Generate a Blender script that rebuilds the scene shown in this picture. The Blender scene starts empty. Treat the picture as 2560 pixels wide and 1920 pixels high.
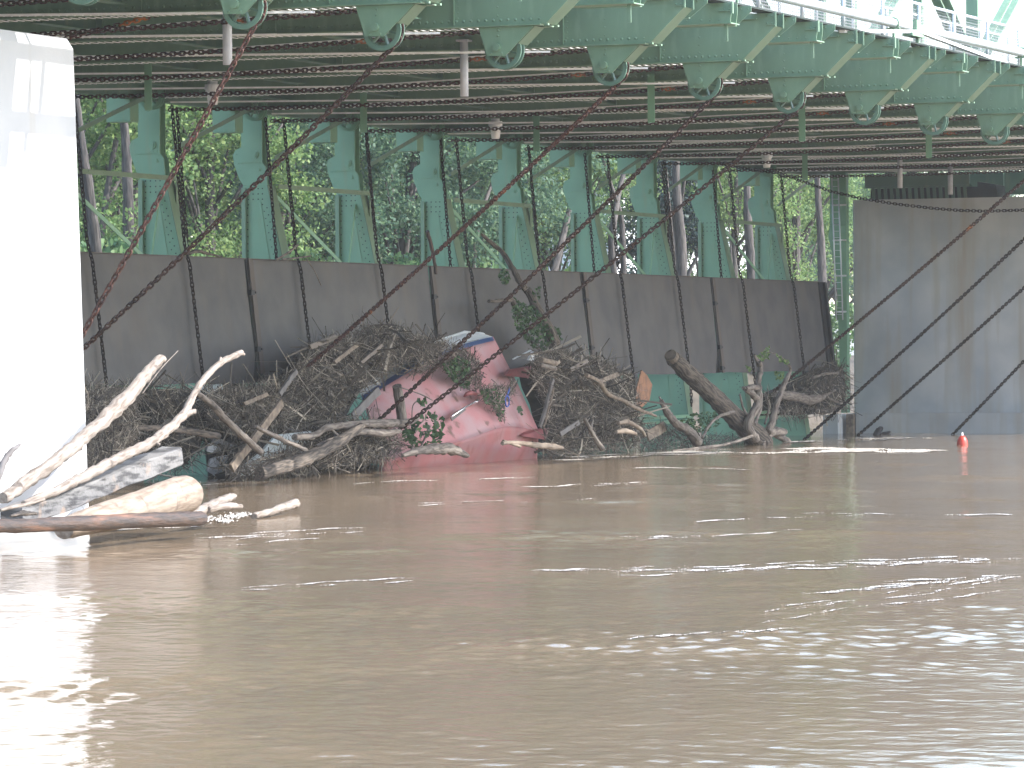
import bpy, math, random
import numpy as np
from mathutils import Vector, Matrix

random.seed(7)
RNG = np.random.default_rng(11)
scene = bpy.context.scene
COL = scene.collection
R = math.radians

# ------------------------------------------------------------------ camera
# world: x runs along the bridge (away from the camera), y across it (downstream), z up, water at 0
H = 2.2
YAW, PITCH, ROLL, FPX = 0.37410, -0.00675, -0.00767, 11175.4
FW = np.array([math.cos(PITCH)*math.cos(YAW), math.cos(PITCH)*math.sin(YAW), math.sin(PITCH)])
_r0 = np.cross(FW, [0, 0, 1.0]); _r0 /= np.linalg.norm(_r0)
_u0 = np.cross(_r0, FW)
RT = math.cos(ROLL)*_r0 + math.sin(ROLL)*_u0
UP = -math.sin(ROLL)*_r0 + math.cos(ROLL)*_u0
cam_data = bpy.data.cameras.new('camera')
cam = bpy.data.objects.new('camera', cam_data)
COL.objects.link(cam)
cam_data.sensor_width = 36.0
cam_data.lens = FPX/2560*36.0
cam_data.clip_start = 0.5
cam_data.clip_end = 3000
M = Matrix.Identity(4)
for i in range(3):
    M[i][0] = RT[i]; M[i][1] = UP[i]; M[i][2] = -FW[i]
M[2][3] = H
cam.matrix_world = M
scene.camera = cam

# ------------------------------------------------------------------ sky, sun, exposure
SUN_EL = R(41)
SUN_H = Vector((0.20, -0.98, 0)).normalized()
sun_dir = Vector((SUN_H.x*math.cos(SUN_EL), SUN_H.y*math.cos(SUN_EL), math.sin(SUN_EL)))
world = bpy.data.worlds.new('World')
scene.world = world
world.use_nodes = True
nt = world.node_tree
sky = nt.nodes.new('ShaderNodeTexSky')
sky.sky_type = 'NISHITA'
sky.sun_disc = False
sky.sun_elevation = SUN_EL
sky.sun_rotation = math.atan2(SUN_H.x, SUN_H.y)
sky.air_density = 1.0
sky.dust_density = 1.2
sky.ozone_density = 0.6
nt.links.new(sky.outputs[0], nt.nodes['Background'].inputs[0])
nt.nodes['Background'].inputs[1].default_value = 0.15
sl = bpy.data.lights.new('sun', 'SUN')
sl.energy = 2.0
sl.angle = R(0.5)
sl.color = (1.0, 0.97, 0.93)
sun = bpy.data.objects.new('sun', sl)
COL.objects.link(sun)
sun.rotation_euler = sun_dir.to_track_quat('Z', 'Y').to_euler()
sun.location = (60, -40, 60)
vs = scene.view_settings
vs.view_transform = 'Standard'
vs.look = 'None'
vs.exposure = 2.3
vs.gamma = 1.0
vs.use_curve_mapping = False
scene.cycles.max_bounces = 10
scene.cycles.diffuse_bounces = 5
scene.cycles.transparent_max_bounces = 8

# ------------------------------------------------------------------ helpers
CX, CY = 1280, 960
def P(x, y, u=None, v=None, z=None):
    """point seen at pixel (x, y) of the 2560 x 1920 photograph, on the plane along=u, across=v or height=z"""
    d = FW + RT*(x-CX)/FPX - UP*(y-CY)/FPX
    if u is not None: t = u/d[0]
    elif v is not None: t = v/d[1]
    else: t = (z-H)/d[2]
    q = d*t
    return Vector((q[0], q[1], q[2]+H))

class MB:
    """collects geometry for one mesh object"""
    def __init__(s): s.v = []; s.f = []; s.sm = []; s.mi = []; s.cur = 0; s.fib = []; s.hasfib = False
    def add(s, vs, fs, smooth=False, fib=None):
        o = len(s.v); vs = [tuple(p) for p in vs]; s.v.extend(vs)
        s.fib.extend(fib if fib else vs); s.hasfib = s.hasfib or bool(fib)
        s.f.extend([tuple(i+o for i in f) for f in fs]); s.sm.extend([smooth]*len(fs)); s.mi.extend([s.cur]*len(fs))
    def box(s, x0, x1, y0, y1, z0, z1):
        s.add([(x0,y0,z0),(x1,y0,z0),(x1,y1,z0),(x0,y1,z0),(x0,y0,z1),(x1,y0,z1),(x1,y1,z1),(x0,y1,z1)],
              [(0,3,2,1),(4,5,6,7),(0,1,5,4),(1,2,6,5),(2,3,7,6),(3,0,4,7)])
    def bar(s, a, b, w, h, up=(0,0,1)):
        a = Vector(a); b = Vector(b); d = (b-a).normalized(); up = Vector(up)
        sd = d.cross(up)
        if sd.length < 1e-4: sd = d.cross(Vector((0,1,0)))
        sd.normalize(); n = sd.cross(d)
        sd = sd*(w/2); n = n*(h/2)
        vs = [a-sd-n, a+sd-n, a+sd+n, a-sd+n, b-sd-n, b+sd-n, b+sd+n, b-sd+n]
        s.add(vs, [(0,1,2,3),(7,6,5,4),(0,4,5,1),(1,5,6,2),(2,6,7,3),(3,7,4,0)])
    def prism_x(s, poly, x0, x1):
        """polygon of (y, z) extruded along x"""
        n = len(poly)
        vs = [(x0,p[0],p[1]) for p in poly]+[(x1,p[0],p[1]) for p in poly]
        s.add(vs, [tuple(range(n-1,-1,-1)), tuple(range(n,2*n))]+[(i,(i+1)%n,n+(i+1)%n,n+i) for i in range(n)])
    def prism_z(s, poly, z0, z1):
        n = len(poly)
        vs = [(p[0],p[1],z0) for p in poly]+[(p[0],p[1],z1) for p in poly]
        s.add(vs, [tuple(range(n-1,-1,-1)), tuple(range(n,2*n))]+[(i,(i+1)%n,n+(i+1)%n,n+i) for i in range(n)])
    def tube(s, pts, rad, n=8, smooth=True, lump=0.0, cap=True):
        pts = [Vector(p) for p in pts]
        if not hasattr(rad, '__len__'): rad = [rad]*len(pts)
        prev = None; vs = []; m = len(pts); fib = []; L = random.uniform(0, 9); o1 = random.uniform(0, 9)
        for i, p in enumerate(pts):
            d = (pts[min(i+1,m-1)]-pts[max(i-1,0)])
            d = d.normalized() if d.length > 1e-9 else Vector((0,0,1))
            if prev is None:
                ref = Vector((0,0,1)) if abs(d.z) < 0.9 else Vector((1,0,0))
                sd = d.cross(ref).normalized()
            else:
                sd = (prev - d*prev.dot(d)).normalized()
            prev = sd; up = d.cross(sd)
            if i: L += (p-pts[i-1]).length
            for k in range(n):
                a = 2*math.pi*k/n
                r = rad[i]*(1+lump*(random.random()-.5)*2)
                vs.append(p+sd*(r*math.cos(a))+up*(r*math.sin(a)))
                fib.append((o1+rad[i]*math.cos(a), rad[i]*math.sin(a), L*.14))
        fs = []
        for i in range(m-1):
            for k in range(n):
                fs.append((i*n+k, i*n+(k+1)%n, (i+1)*n+(k+1)%n, (i+1)*n+k))
        s.add(vs, fs, smooth, fib)
        if cap:
            o = len(s.v)-len(vs)
            s.f.append(tuple(o+k for k in range(n-1,-1,-1))); s.sm.append(False); s.mi.append(s.cur)
            s.f.append(tuple(o+(m-1)*n+k for k in range(n))); s.sm.append(False); s.mi.append(s.cur)
    def rivet(s, c, nrm, r=0.018):
        c = Vector(c); nn = Vector(nrm).normalized()
        a = nn.orthogonal().normalized(); b = nn.cross(a)
        ring = [c+(a*math.cos(t)+b*math.sin(t))*r for t in [i*math.pi/3 for i in range(6)]]
        ring2 = [c+(a*math.cos(t)+b*math.sin(t))*r*.6+nn*r*.6 for t in [i*math.pi/3 for i in range(6)]]
        s.add(ring+ring2, [(i,(i+1)%6,6+(i+1)%6,6+i) for i in range(6)]+[(6,7,8,9,10,11)], True)
    def build(s, name, mat, parent=None, mat2=None):
        me = bpy.data.meshes.new(name)
        me.from_pydata(s.v, [], s.f)
        me.polygons.foreach_set('use_smooth', s.sm)
        me.update()
        if s.hasfib:
            at = me.attributes.new('fib', 'FLOAT_VECTOR', 'POINT'); at.data.foreach_set('vector', np.array(s.fib, np.float32).ravel())
        o = bpy.data.objects.new(name, me)
        COL.objects.link(o)
        if mat: me.materials.append(mat)
        if mat2:
            me.materials.append(mat2); me.polygons.foreach_set('material_index', s.mi)
        if parent: o.parent = parent
        return o

def np_obj(name, verts, faces, mat, parent=None, smooth=True):
    """mesh object from numpy arrays, faces all of one size"""
    me = bpy.data.meshes.new(name)
    nv, nf, k = len(verts), len(faces), faces.shape[1]
    me.vertices.add(nv); me.vertices.foreach_set('co', np.asarray(verts, np.float32).ravel())
    me.loops.add(nf*k); me.loops.foreach_set('vertex_index', np.asarray(faces, np.int32).ravel())
    me.polygons.add(nf)
    me.polygons.foreach_set('loop_start', np.arange(0, nf*k, k, dtype=np.int32))
    me.polygons.foreach_set('use_smooth', np.full(nf, smooth))
    me.update(calc_edges=True); me.validate()
    if mat: me.materials.append(mat)
    o = bpy.data.objects.new(name, me); COL.objects.link(o)
    if parent: o.parent = parent
    return o

def tag(o, label=None, cat=None, group=None, kind=None):
    if label: o['label'] = label
    if cat: o['category'] = cat
    if group: o['group'] = group
    if kind: o['kind'] = kind
    return o
def thing(name, label, cat, loc=(0,0,0), group=None):
    o = bpy.data.objects.new(name, None); COL.objects.link(o)
    o.location = loc; o.empty_display_size = .2
    return tag(o, label, cat, group)
def local(o, parent, loc):
    """parent a mesh written in world coordinates to a thing whose base is at loc"""
    o.parent = parent
    o.location = -Vector(loc)
    return o
def dup(root, loc=None, label=None, group=None, parent=None):
    r = root.copy(); COL.objects.link(r)
    if loc is not None: r.location = loc
    if label: r['label'] = label
    if group: r['group'] = group
    if parent: r.parent = parent
    for ch in list(root.children):
        dup(ch, parent=r)
    return r
ORD = ['first','second','third','fourth','fifth','sixth','seventh','eighth','ninth','tenth','eleventh','twelfth','thirteenth','fourteenth','fifteenth','sixteenth','seventeenth','eighteenth']

# ------------------------------------------------------------------ materials
def mat_new(name, rough=.6, metal=0.0, spec=.4):
    m = bpy.data.materials.new(name); m.use_nodes = True
    b = m.node_tree.nodes['Principled BSDF']
    b.inputs['Roughness'].default_value = rough
    b.inputs['Metallic'].default_value = metal
    b.inputs['Specular IOR Level'].default_value = spec
    return m, m.node_tree, b
def coord(t, mp, stretch):
    if stretch == 'fib':
        a = t.nodes.new('ShaderNodeAttribute'); a.attribute_name = 'fib'
        t.links.new(a.outputs['Vector'], mp.inputs['Vector'])
    else:
        tc = t.nodes.new('ShaderNodeTexCoord')
        t.links.new(tc.outputs['Object'], mp.inputs['Vector'])
def mix_noise(t, c_in, c2, scale, lo, hi, vec=None, detail=5, stretch=None, fac=1.0):
    """mix a colour socket (or tuple) with c2 where a noise is high"""
    n = t.nodes.new('ShaderNodeTexNoise'); n.inputs['Scale'].default_value = scale; n.inputs['Detail'].default_value = detail
    mp = t.nodes.new('ShaderNodeMapping')
    coord(t, mp, stretch)
    if stretch and stretch != 'fib': mp.inputs['Scale'].default_value = stretch
    t.links.new(mp.outputs[0], n.inputs['Vector'])
    r = t.nodes.new('ShaderNodeMapRange'); r.inputs[1].default_value = lo; r.inputs[2].default_value = hi
    r.inputs[4].default_value = fac
    t.links.new(n.outputs['Fac'], r.inputs[0])
    mx = t.nodes.new('ShaderNodeMix'); mx.data_type = 'RGBA'
    t.links.new(r.outputs[0], mx.inputs[0])
    if isinstance(c_in, tuple): mx.inputs[6].default_value = (*c_in, 1)
    else: t.links.new(c_in, mx.inputs[6])
    mx.inputs[7].default_value = (*c2, 1)
    return mx.outputs[2]
def bump(t, b, scale, strength, dist=.01, stretch=None, detail=6):
    n = t.nodes.new('ShaderNodeTexNoise'); n.inputs['Scale'].default_value = scale; n.inputs['Detail'].default_value = detail
    mp = t.nodes.new('ShaderNodeMapping')
    coord(t, mp, stretch)
    if stretch and stretch != 'fib': mp.inputs['Scale'].default_value = stretch
    t.links.new(mp.outputs[0], n.inputs['Vector'])
    bp = t.nodes.new('ShaderNodeBump'); bp.inputs['Strength'].default_value = strength; bp.inputs['Distance'].default_value = dist
    t.links.new(n.outputs['Fac'], bp.inputs['Height'])
    t.links.new(bp.outputs[0], b.inputs['Normal'])
def simple(name, c, c2=None, scale=4, lo=.4, hi=.65, rough=.6, metal=0, stretch=None, c3=None, scale3=20, lo3=.55, hi3=.7, bumps=None, stretch3=None, spec=.4):
    m, t, b = mat_new(name, rough, metal, spec)
    s = tuple(c)
    if c2: s = mix_noise(t, s, c2, scale, lo, hi, stretch=stretch)
    if c3: s = mix_noise(t, s, c3, scale3, lo3, hi3, stretch=stretch3)
    if isinstance(s, tuple): b.inputs['Base Color'].default_value = (*s, 1)
    else: t.links.new(s, b.inputs['Base Color'])
    if bumps: bump(t, b, *bumps)
    return m
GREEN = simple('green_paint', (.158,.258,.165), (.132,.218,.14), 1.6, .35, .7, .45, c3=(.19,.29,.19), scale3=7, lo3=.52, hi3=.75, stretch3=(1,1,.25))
GREEN_OLD_SHADE = simple('green_paint_weathered_shaded', (.11,.195,.14), (.08,.15,.108), 1.2, .35, .7, .5, c3=(.17,.21,.13), scale3=5, lo3=.55, hi3=.75, stretch3=(1,1,.2))  # weathered green; on the sheave wheels it stands in for shade
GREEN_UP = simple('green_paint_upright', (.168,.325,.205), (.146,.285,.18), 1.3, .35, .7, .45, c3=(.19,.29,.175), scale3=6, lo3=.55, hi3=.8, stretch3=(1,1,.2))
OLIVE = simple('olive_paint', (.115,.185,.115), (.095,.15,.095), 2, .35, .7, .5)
PALE = simple('pale_sunlit_bars', (.86,.87,.86), (.72,.73,.72), 8, .4, .7, .5)  # near-white colour imitates sunlit flange lines under the deck
GALV = simple('galvanised_steel', (.62,.65,.67), (.5,.53,.56), 6, .4, .7, .38, metal=.35)
MESHM = simple('weathered_wire', (.20,.21,.215), None, rough=.6)
LIGHTGREY = simple('grey_conduit', (.52,.53,.56), (.4,.41,.44), 5, .4, .7, .5)
DECKM = simple('dark_deck', (.022,.034,.028), (.014,.022,.018), 3, .4, .7, .8)
RUST = simple('rusty_chain', (.105,.047,.034), (.05,.025,.02), 9, .4, .6, .75, c3=(.42,.15,.035), scale3=.9, lo3=.66, hi3=.72, spec=.3)
DARKCHAIN = simple('dark_chain', (.013,.010,.009), (.028,.017,.013), 6, .45, .65, .7, spec=.2)
MIDCHAIN = simple('mid_chain', (.062,.033,.025), (.028,.018,.015), 6, .45, .65, .7, c3=(.40,.14,.03), scale3=.8, lo3=.66, hi3=.72, spec=.3)
CONC = simple('concrete', (.46,.46,.455), (.34,.355,.375), .9, .35, .65, .9, c3=(.35,.31,.26), scale3=1.7, lo3=.5, hi3=.72, stretch3=(1,1.4,.10), bumps=(14, .25, .01))
CONC_W = simple('pale_concrete', (.40,.405,.405), (.34,.35,.355), 1.2, .35, .7, .9, c3=(.36,.35,.325), scale3=3, lo3=.55, hi3=.75, stretch3=(1,1,.08), bumps=(20, .15, .01))
GATE = simple('weathered_steel_plate', (.094,.088,.085), (.068,.065,.066), 1.3, .38, .66, .7, c3=(.10,.085,.074), scale3=1.7, lo3=.5, hi3=.8, stretch3=(1.0,1,.3), bumps=(30, .12, .01))
GATE_EDGE = simple('rusty_plate_edge', (.10,.083,.074), (.082,.066,.058), 4, .4, .65, .8, stretch=(1,1,.3))
BLACK = simple('dark_gap_steel', (.02,.02,.022), None)
BLEACH = simple('bleached_wood', (.235,.20,.17), (.11,.085,.065), 22, .45, .68, .8, stretch='fib', c3=(.07,.055,.045), scale3=4, lo3=.62, hi3=.72, bumps=(34, .8, .012, 'fib'))
TIMBER = simple('weathered_timber', (.16,.155,.15), (.05,.048,.048), 7, .45, .6, .85, c3=(.25,.185,.14), scale3=3, lo3=.58, hi3=.7, stretch=(.35,.35,2.2), bumps=(18, .6, .02))
LOGPALE = simple('pale_log', (.25,.20,.155), (.15,.11,.08), 16, .42, .65, .8, stretch='fib', c3=(.11,.08,.06), scale3=5, lo3=.6, hi3=.72, bumps=(26, .8, .015, 'fib'))
WETWOOD = simple('wet_brown_wood', (.065,.04,.028), (.035,.025,.02), 26, .4, .6, .6, stretch='fib', c3=(.15,.075,.045), scale3=9, lo3=.55, hi3=.7, stretch3='fib', bumps=(34, .9, .02, 'fib'))
BARK = simple('bark', (.13,.105,.084), (.04,.033,.028), 26, .42, .6, .9, stretch='fib', bumps=(30, 1.0, .035, 'fib'))
GREYWOOD = simple('grey_driftwood', (.19,.16,.135), (.075,.06,.05), 28, .42, .62, .85, stretch='fib', c3=(.05,.042,.036), scale3=4, lo3=.58, hi3=.7, bumps=(34, .9, .015, 'fib'))
PLANK = simple('brown_plank', (.20,.155,.115), (.10,.077,.058), 9, .42, .62, .8, bumps=(20, .5, .01))
DARKPLANK = simple('grey_plank', (.13,.12,.115), (.085,.075,.07), 4, .4, .65, .8, stretch=(1,1,.4))
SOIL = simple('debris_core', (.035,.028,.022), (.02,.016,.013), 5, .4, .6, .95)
def straw(name, a, bcol, ccol):
    m, t, b = mat_new(name, .85)
    g = t.nodes.new('ShaderNodeNewGeometry')
    r = t.nodes.new('ShaderNodeValToRGB')
    e = r.color_ramp.elements
    e[0].position = 0; e[0].color = (*a, 1)
    e[1].position = 1; e[1].color = (*ccol, 1)
    x = e.new(.66); x.color = (*bcol, 1)
    t.links.new(g.outputs['Random Per Island'], r.inputs[0])
    t.links.new(r.outputs[0], b.inputs['Base Color'])
    return m
STRAW = straw('mixed_twigs', (.042,.035,.029), (.108,.09,.072), (.40,.345,.275))
def leafmat(name, a, bcol, ccol, tr=.35):
    m, t, b = mat_new(name, .55, spec=.3)
    g = t.nodes.new('ShaderNodeNewGeometry')
    r = t.nodes.new('ShaderNodeValToRGB')
    e = r.color_ramp.elements
    e[0].position = 0; e[0].color = (*a, 1)
    e[1].position = 1; e[1].color = (*ccol, 1)
    x = e.new(.5); x.color = (*bcol, 1)
    t.links.new(g.outputs['Random Per Island'], r.inputs[0])
    t.links.new(r.outputs[0], b.inputs['Base Color'])
    tl = t.nodes.new('ShaderNodeBsdfTranslucent')
    t.links.new(r.outputs[0], tl.inputs[0])
    mx = t.nodes.new('ShaderNodeMixShader'); mx.inputs[0].default_value = tr
    t.links.new(b.outputs[0], mx.inputs[1]); t.links.new(tl.outputs[0], mx.inputs[2])
    t.links.new(mx.outputs[0], t.nodes['Material Output'].inputs[0])
    return m
LEAF_A = leafmat('leaves_fresh', (.08,.16,.055), (.15,.245,.085), (.28,.36,.13), .5)
LEAF_B = leafmat('leaves_mid', (.06,.13,.06), (.11,.20,.085), (.20,.30,.12), .5)
LEAF_D = leafmat('leaves_dark', (.045,.10,.065), (.08,.15,.09), (.15,.23,.115), .45)
LEAF_C = leafmat('needles_dark', (.012,.03,.028), (.02,.045,.04), (.035,.065,.05), .15)
IVY = leafmat('ivy_leaves', (.025,.06,.025), (.05,.105,.04), (.09,.16,.06), .25)
GRASSM = simple('bank_mud', (.075,.06,.042), (.05,.042,.032), 2, .4, .6, .9)
TRUNK = simple('tree_bark', (.085,.075,.068), (.035,.032,.03), 18, .42, .6, .9, stretch='fib', bumps=(18, .9, .03, 'fib'))
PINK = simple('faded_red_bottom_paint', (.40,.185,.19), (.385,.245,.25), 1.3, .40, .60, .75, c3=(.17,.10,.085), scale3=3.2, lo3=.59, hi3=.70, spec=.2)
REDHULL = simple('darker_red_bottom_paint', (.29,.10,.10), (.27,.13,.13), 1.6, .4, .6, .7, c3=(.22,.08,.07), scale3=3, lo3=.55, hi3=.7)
REDDARK = simple('dark_red_paint', (.22,.055,.055), (.17,.045,.045), 4, .4, .6, .5)
HULLW = simple('white_gelcoat', (.74,.76,.78), (.62,.63,.64), 3, .5, .7, .3, spec=.5)
HULLB = simple('blue_stripe', (.035,.085,.26), None, rough=.4)
CHROME = simple('bright_shaft', (.7,.7,.72), None, rough=.25, metal=.8)
RUSTPLATE = simple('rusty_sheet', (.24,.12,.065), (.16,.085,.055), 5, .4, .6, .85)
GLASSW = simple('frosted_lamp_glass', (.90,.90,.90), (.82,.82,.82), 6, .4, .6, .3)
REDBUOY = simple('red_buoy', (.55,.06,.04), (.45,.05,.035), 4, .4, .6, .4)
WHITEP = simple('white_paint', (.78,.79,.80), (.7,.71,.72), 2, .4, .6, .5)
FOAMM = simple('foam_white', (.50,.47,.43), (.33,.29,.245), 9, .4, .65, .9)
BLUEP = simple('blue_plastic', (.03,.09,.38), None, rough=.4)
BRASSY = simple('brick_red_dust', (.3,.2,.17), None)
def watermat():
    m, t, b = mat_new('muddy_water', .07, spec=.5)
    s = mix_noise(t, (.22,.158,.102), (.188,.136,.09), .25, .35, .65, stretch=(1,1,1))
    t.links.new(s, b.inputs['Base Color'])
    b.inputs['IOR'].default_value = 1.33
    n = t.nodes.new('ShaderNodeTexNoise'); n.inputs['Scale'].default_value = 5; n.inputs['Detail'].default_value = 6
    tc = t.nodes.new('ShaderNodeTexCoord')
    t.links.new(tc.outputs['Object'], n.inputs['Vector'])
    bp = t.nodes.new('ShaderNodeBump'); bp.inputs['Strength'].default_value = .42; bp.inputs['Distance'].default_value = .02
    t.links.new(n.outputs['Fac'], bp.inputs['Height'])
    t.links.new(bp.outputs[0], b.inputs['Normal'])
    return m
WATER = watermat()
def part(mb, name, mat, root):
    """a part written in world coordinates under a thing standing at root.location"""
    o = mb.build(name, mat, root)
    o.location = -root.location
    return o
def one(mb, name, mat, label, cat, group=None):
    return tag(mb.build(name, mat), label, cat, group)

# ------------------------------------------------------------------ water
WK = []
for i in range(64):
    lam = 0.16*(1.083**i)                       # wavelengths from ripples to low swells
    if lam > 9: break
    th = RNG.normal(R(-65), .75)
    WK.append((2*math.pi/lam*math.cos(th), 2*math.pi/lam*math.sin(th), RNG.uniform(0, 2*math.pi), lam))
def wave(x, y, cell=None):
    z = np.zeros_like(x)
    patch = .72+.5*np.sin(x*.31+y*.22+1.1)*np.sin(x*.12-y*.27+.4)+.25*np.sin(x*.83-y*.5)
    dd = x*math.cos(YAW)+y*math.sin(YAW); al = -x*math.sin(YAW)+y*math.cos(YAW)
    band = .78+.42*np.sin(dd*.62+1.5*np.sin(al*.17+.5)+.8*np.sin(al*.43))+.3*np.sin(dd*1.55-1.1*np.sin(al*.27+2)+.04*al)
    patch = np.clip(patch*np.clip(band, .55, 1.5), .25, 1.6)
    for kx, ky, ph, lam in WK:
        sl = .0165 if lam < .42 else (.0072 if lam < 1.2 else .0036)
        a = sl*lam/(2*math.pi)*1.4
        if cell is not None:
            a = a*np.clip((lam/cell-1.8)/1.4, 0, 1)
        z += a*np.sin(kx*x+ky*y+ph)
    return z*patch
def make_water():
    ny, nx = 1000, 620
    ypix = np.linspace(2080, 900, ny)            # rows follow the perspective only to choose the mesh density
    dist = H*FPX/(ypix-885.0)
    dist = np.clip(dist, 18, 330)
    ang = np.linspace(YAW-R(15), YAW+R(15), nx)
    D, A = np.meshgrid(dist, ang, indexing='ij')
    X = D*np.cos(A); Y = D*np.sin(A)
    cellr = np.gradient(dist); cellr = np.abs(cellr)[:, None]*np.ones((1, nx))
    cell = np.maximum(cellr, D*R(30)/nx)
    Z = wave(X, Y, cell)
    edge = np.minimum(np.clip((np.arange(ny)/12), 0, 1)[:, None], np.clip(np.minimum(np.arange(nx), nx-1-np.arange(nx))/12, 0, 1)[None, :])
    Z = Z*edge + (1-edge)*(-.03)
    V = np.stack([X, Y, Z], -1).reshape(-1, 3)
    idx = np.arange(ny*nx).reshape(ny, nx)
    F = np.stack([idx[:-1, :-1], idx[1:, :-1], idx[1:, 1:], idx[:-1, 1:]], -1).reshape(-1, 4)
    # orientation: want +z
    big = np.array([[-500,-500,-.06],[900,-500,-.06],[900,900,-.06],[-500,900,-.06]])
    n = len(V)
    V = np.vstack([V, big]); F = np.vstack([F, [[n, n+1, n+2, n+3]]])
    p0, p1, p2 = V[F[0, 0]], V[F[0, 1]], V[F[0, 2]]
    if np.cross(p1-p0, p2-p0)[2] < 0: F[:-1] = F[:-1, ::-1]
    o = np_obj('water', V, F, WATER)
    tag(o, 'muddy brown river water with small ripples', 'water', kind='structure')
make_water()

# ------------------------------------------------------------------ far bank
def make_bank():
    nx, ny = 90, 40
    V = []; F = []
    for j in range(ny):
        y = 41+ (j/(ny-1))**1.6*160
        for i in range(nx):
            x = 10+i*4.2
            base = min(1, max(0, (y-42)/9))
            z = -1+3.1*base*base*(3-2*base)+.02*max(0, y-51)+.25*math.sin(x*.31+y*.2)*base+.12*math.sin(x*.9-y*.7)*base
            V.append((x, y, z))
    for j in range(ny-1):
        for i in range(nx-1):
            a = j*nx+i; F.append((a, a+1, a+nx+1, a+nx))
    o = np_obj('river_bank', np.array(V), np.array(F), GRASSM)
    tag(o, 'grassy far river bank beyond the dam', 'bank', kind='structure')
make_bank()

# ------------------------------------------------------------------ bridge
S = 4.572
def UK(k): return 52.335+S*(k-1)                 # stations of the near sheave brackets, k = 1 is the first in view
def UU(i): return 75.262+S*i                      # stations of the gate uprights
bridge = thing('service_bridge', 'green riveted steel service bridge crossing over the water above the dam', 'bridge', (52, 30, 7))
ZB, ZT = 7.06, 7.82
V_TIP, V_FAR = 23.0, 37.25

def floor_beam():
    mb = MB()
    for x in (0.0, .41):
        poly = [(V_TIP, ZT), (V_TIP, 7.59), (23.56, ZB), (V_FAR, ZB), (V_FAR, ZT)]
        mb.prism_x(poly, x, x+.02)
    # bottom flanges, kept apart so the lacing between shows
    for x0, x1 in ((-.07, .09), (.34, .50)):
        mb.box(x0, x1, 23.62, V_FAR, ZB-.022, ZB-.002)
    mb.box(-.06, .0, 23.3, V_FAR, ZT-.10, ZT-.085)
    for x in (-.035, .375):                      # end angles catching the sun
        mb.box(x+.01, x+.033, V_TIP-.03, V_TIP-.001, 7.585, ZT+.012)
        mb.box(x-.03, x+.03, 23.50, 23.55, ZB-.03, ZB+.0)
        mb.box(x+.0, x+.033, 22.99, 23.14, ZT-.2, ZT-.188)
    # vertical stiffeners and rivets on the face towards the river bend
    for y in (25.0, 27.9, 30.8, 33.7, 36.4):
        mb.box(-.05, -.002, y, y+.012, ZB+.02, ZT-.11)
        for z in np.arange(ZB+.12, ZT-.15, .085): mb.rivet((-.0, y-.05, z), (-1,0,0), .016)
    for y in np.arange(23.8, 36.9, .118):
        mb.rivet((0, y, ZB+.075), (-1,0,0), .025)
    for z in (7.2, 7.33, 7.46): mb.rivet((0, 24.32, z), (-1,0,0), .016)
    mb.rivet((0, 23.66, ZB+.075), (-1,0,0), .019)
    for z in (ZT-.05, ZT-.17):
        for y in (V_TIP+.05, V_TIP+.13): mb.rivet((0, y, z), (-1,0,0), .016)
    return mb
def make_bracket(k):
    loc = Vector((UK(k), 0, 0))
    fb = floor_beam()
    o = fb.build('floor_beam', GREEN, bridge)
    o.location = loc-bridge.location
    mb = MB()
    mb.prism_x([(V_TIP-.006, 7.60), (V_TIP+.012, 7.60), (23.575, ZB+.012), (23.557, ZB-.002)], .021, .409)
    mb.build('cover_strip', OLIVE, o)
    mb = MB()
    mb.prism_x([(23.73, ZB-.03), (23.75, ZB-.03), (24.02, 6.79), (24.0, 6.775)], .0, .40)
    mb.build('housing_strip', OLIVE, o)
    # sheave housing
    gp = [(24.62, ZB-.025), (24.48, 6.61), (24.20, 6.60), (23.74, ZB-.025)]
    for x in (-.02, .40):
        mb = MB(); mb.prism_x(gp, x, x+.018)
        if x < .1:
            mb.tube([(x-.06, 24.32, 6.73), (x, 24.32, 6.73)], .058, 14, False)
            for y, z in ((24.25, 6.64), (24.42, 6.64), (24.31, 6.9), (24.3, 6.98)): mb.rivet((x, y, z), (-1,0,0), .02)
        g = mb.build('gusset_plate', GREEN, o)
    mb = MB()
    c = Vector((0, 24.28, 6.70)); r = .29; n = 30
    def ring(x0, x1, ro, ri):
        vs = []; fs = []
        for i in range(n):
            a = 2*math.pi*i/n; cy, cz = math.cos(a), math.sin(a)
            vs += [(x0, c.y+ro*cy, c.z+ro*cz), (x1, c.y+ro*cy, c.z+ro*cz), (x1, c.y+ri*cy, c.z+ri*cz), (x0, c.y+ri*cy, c.z+ri*cz)]
        for i in range(n):
            j = (i+1) % n
            for q in range(4): fs.append((i*4+q, i*4+(q+1)%4, j*4+(q+1)%4, j*4+q))
        mb.add(vs, fs)
    ring(.10, .125, r, .225); ring(.225, .25, r, .225); ring(.125, .225, .255, .235)
    mb.tube([(.09, c.y, c.z), (.26, c.y, c.z)], .06, 12, False)
    for i in range(6):
        a = i*math.pi/3+.25; d = Vector((0, math.cos(a), math.sin(a)))
        mb.bar(Vector((.175, c.y, c.z))+d*.05, Vector((.175, c.y, c.z))+d*.235, .07, .025)
    mb.build('sheave_wheel', GREEN_OLD_SHADE, o)  # same paint as the gusset, darkened to imitate shade behind it
    # lacing bars between the bottom flanges
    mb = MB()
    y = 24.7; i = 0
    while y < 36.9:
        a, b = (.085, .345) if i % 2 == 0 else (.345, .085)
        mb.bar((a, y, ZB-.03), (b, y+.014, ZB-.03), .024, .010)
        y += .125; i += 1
    mb.build('lacing', PALE, o)  # pale colour stands in for bright dashes of light along the beam
    return o
first_b = make_bracket(1)
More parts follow.
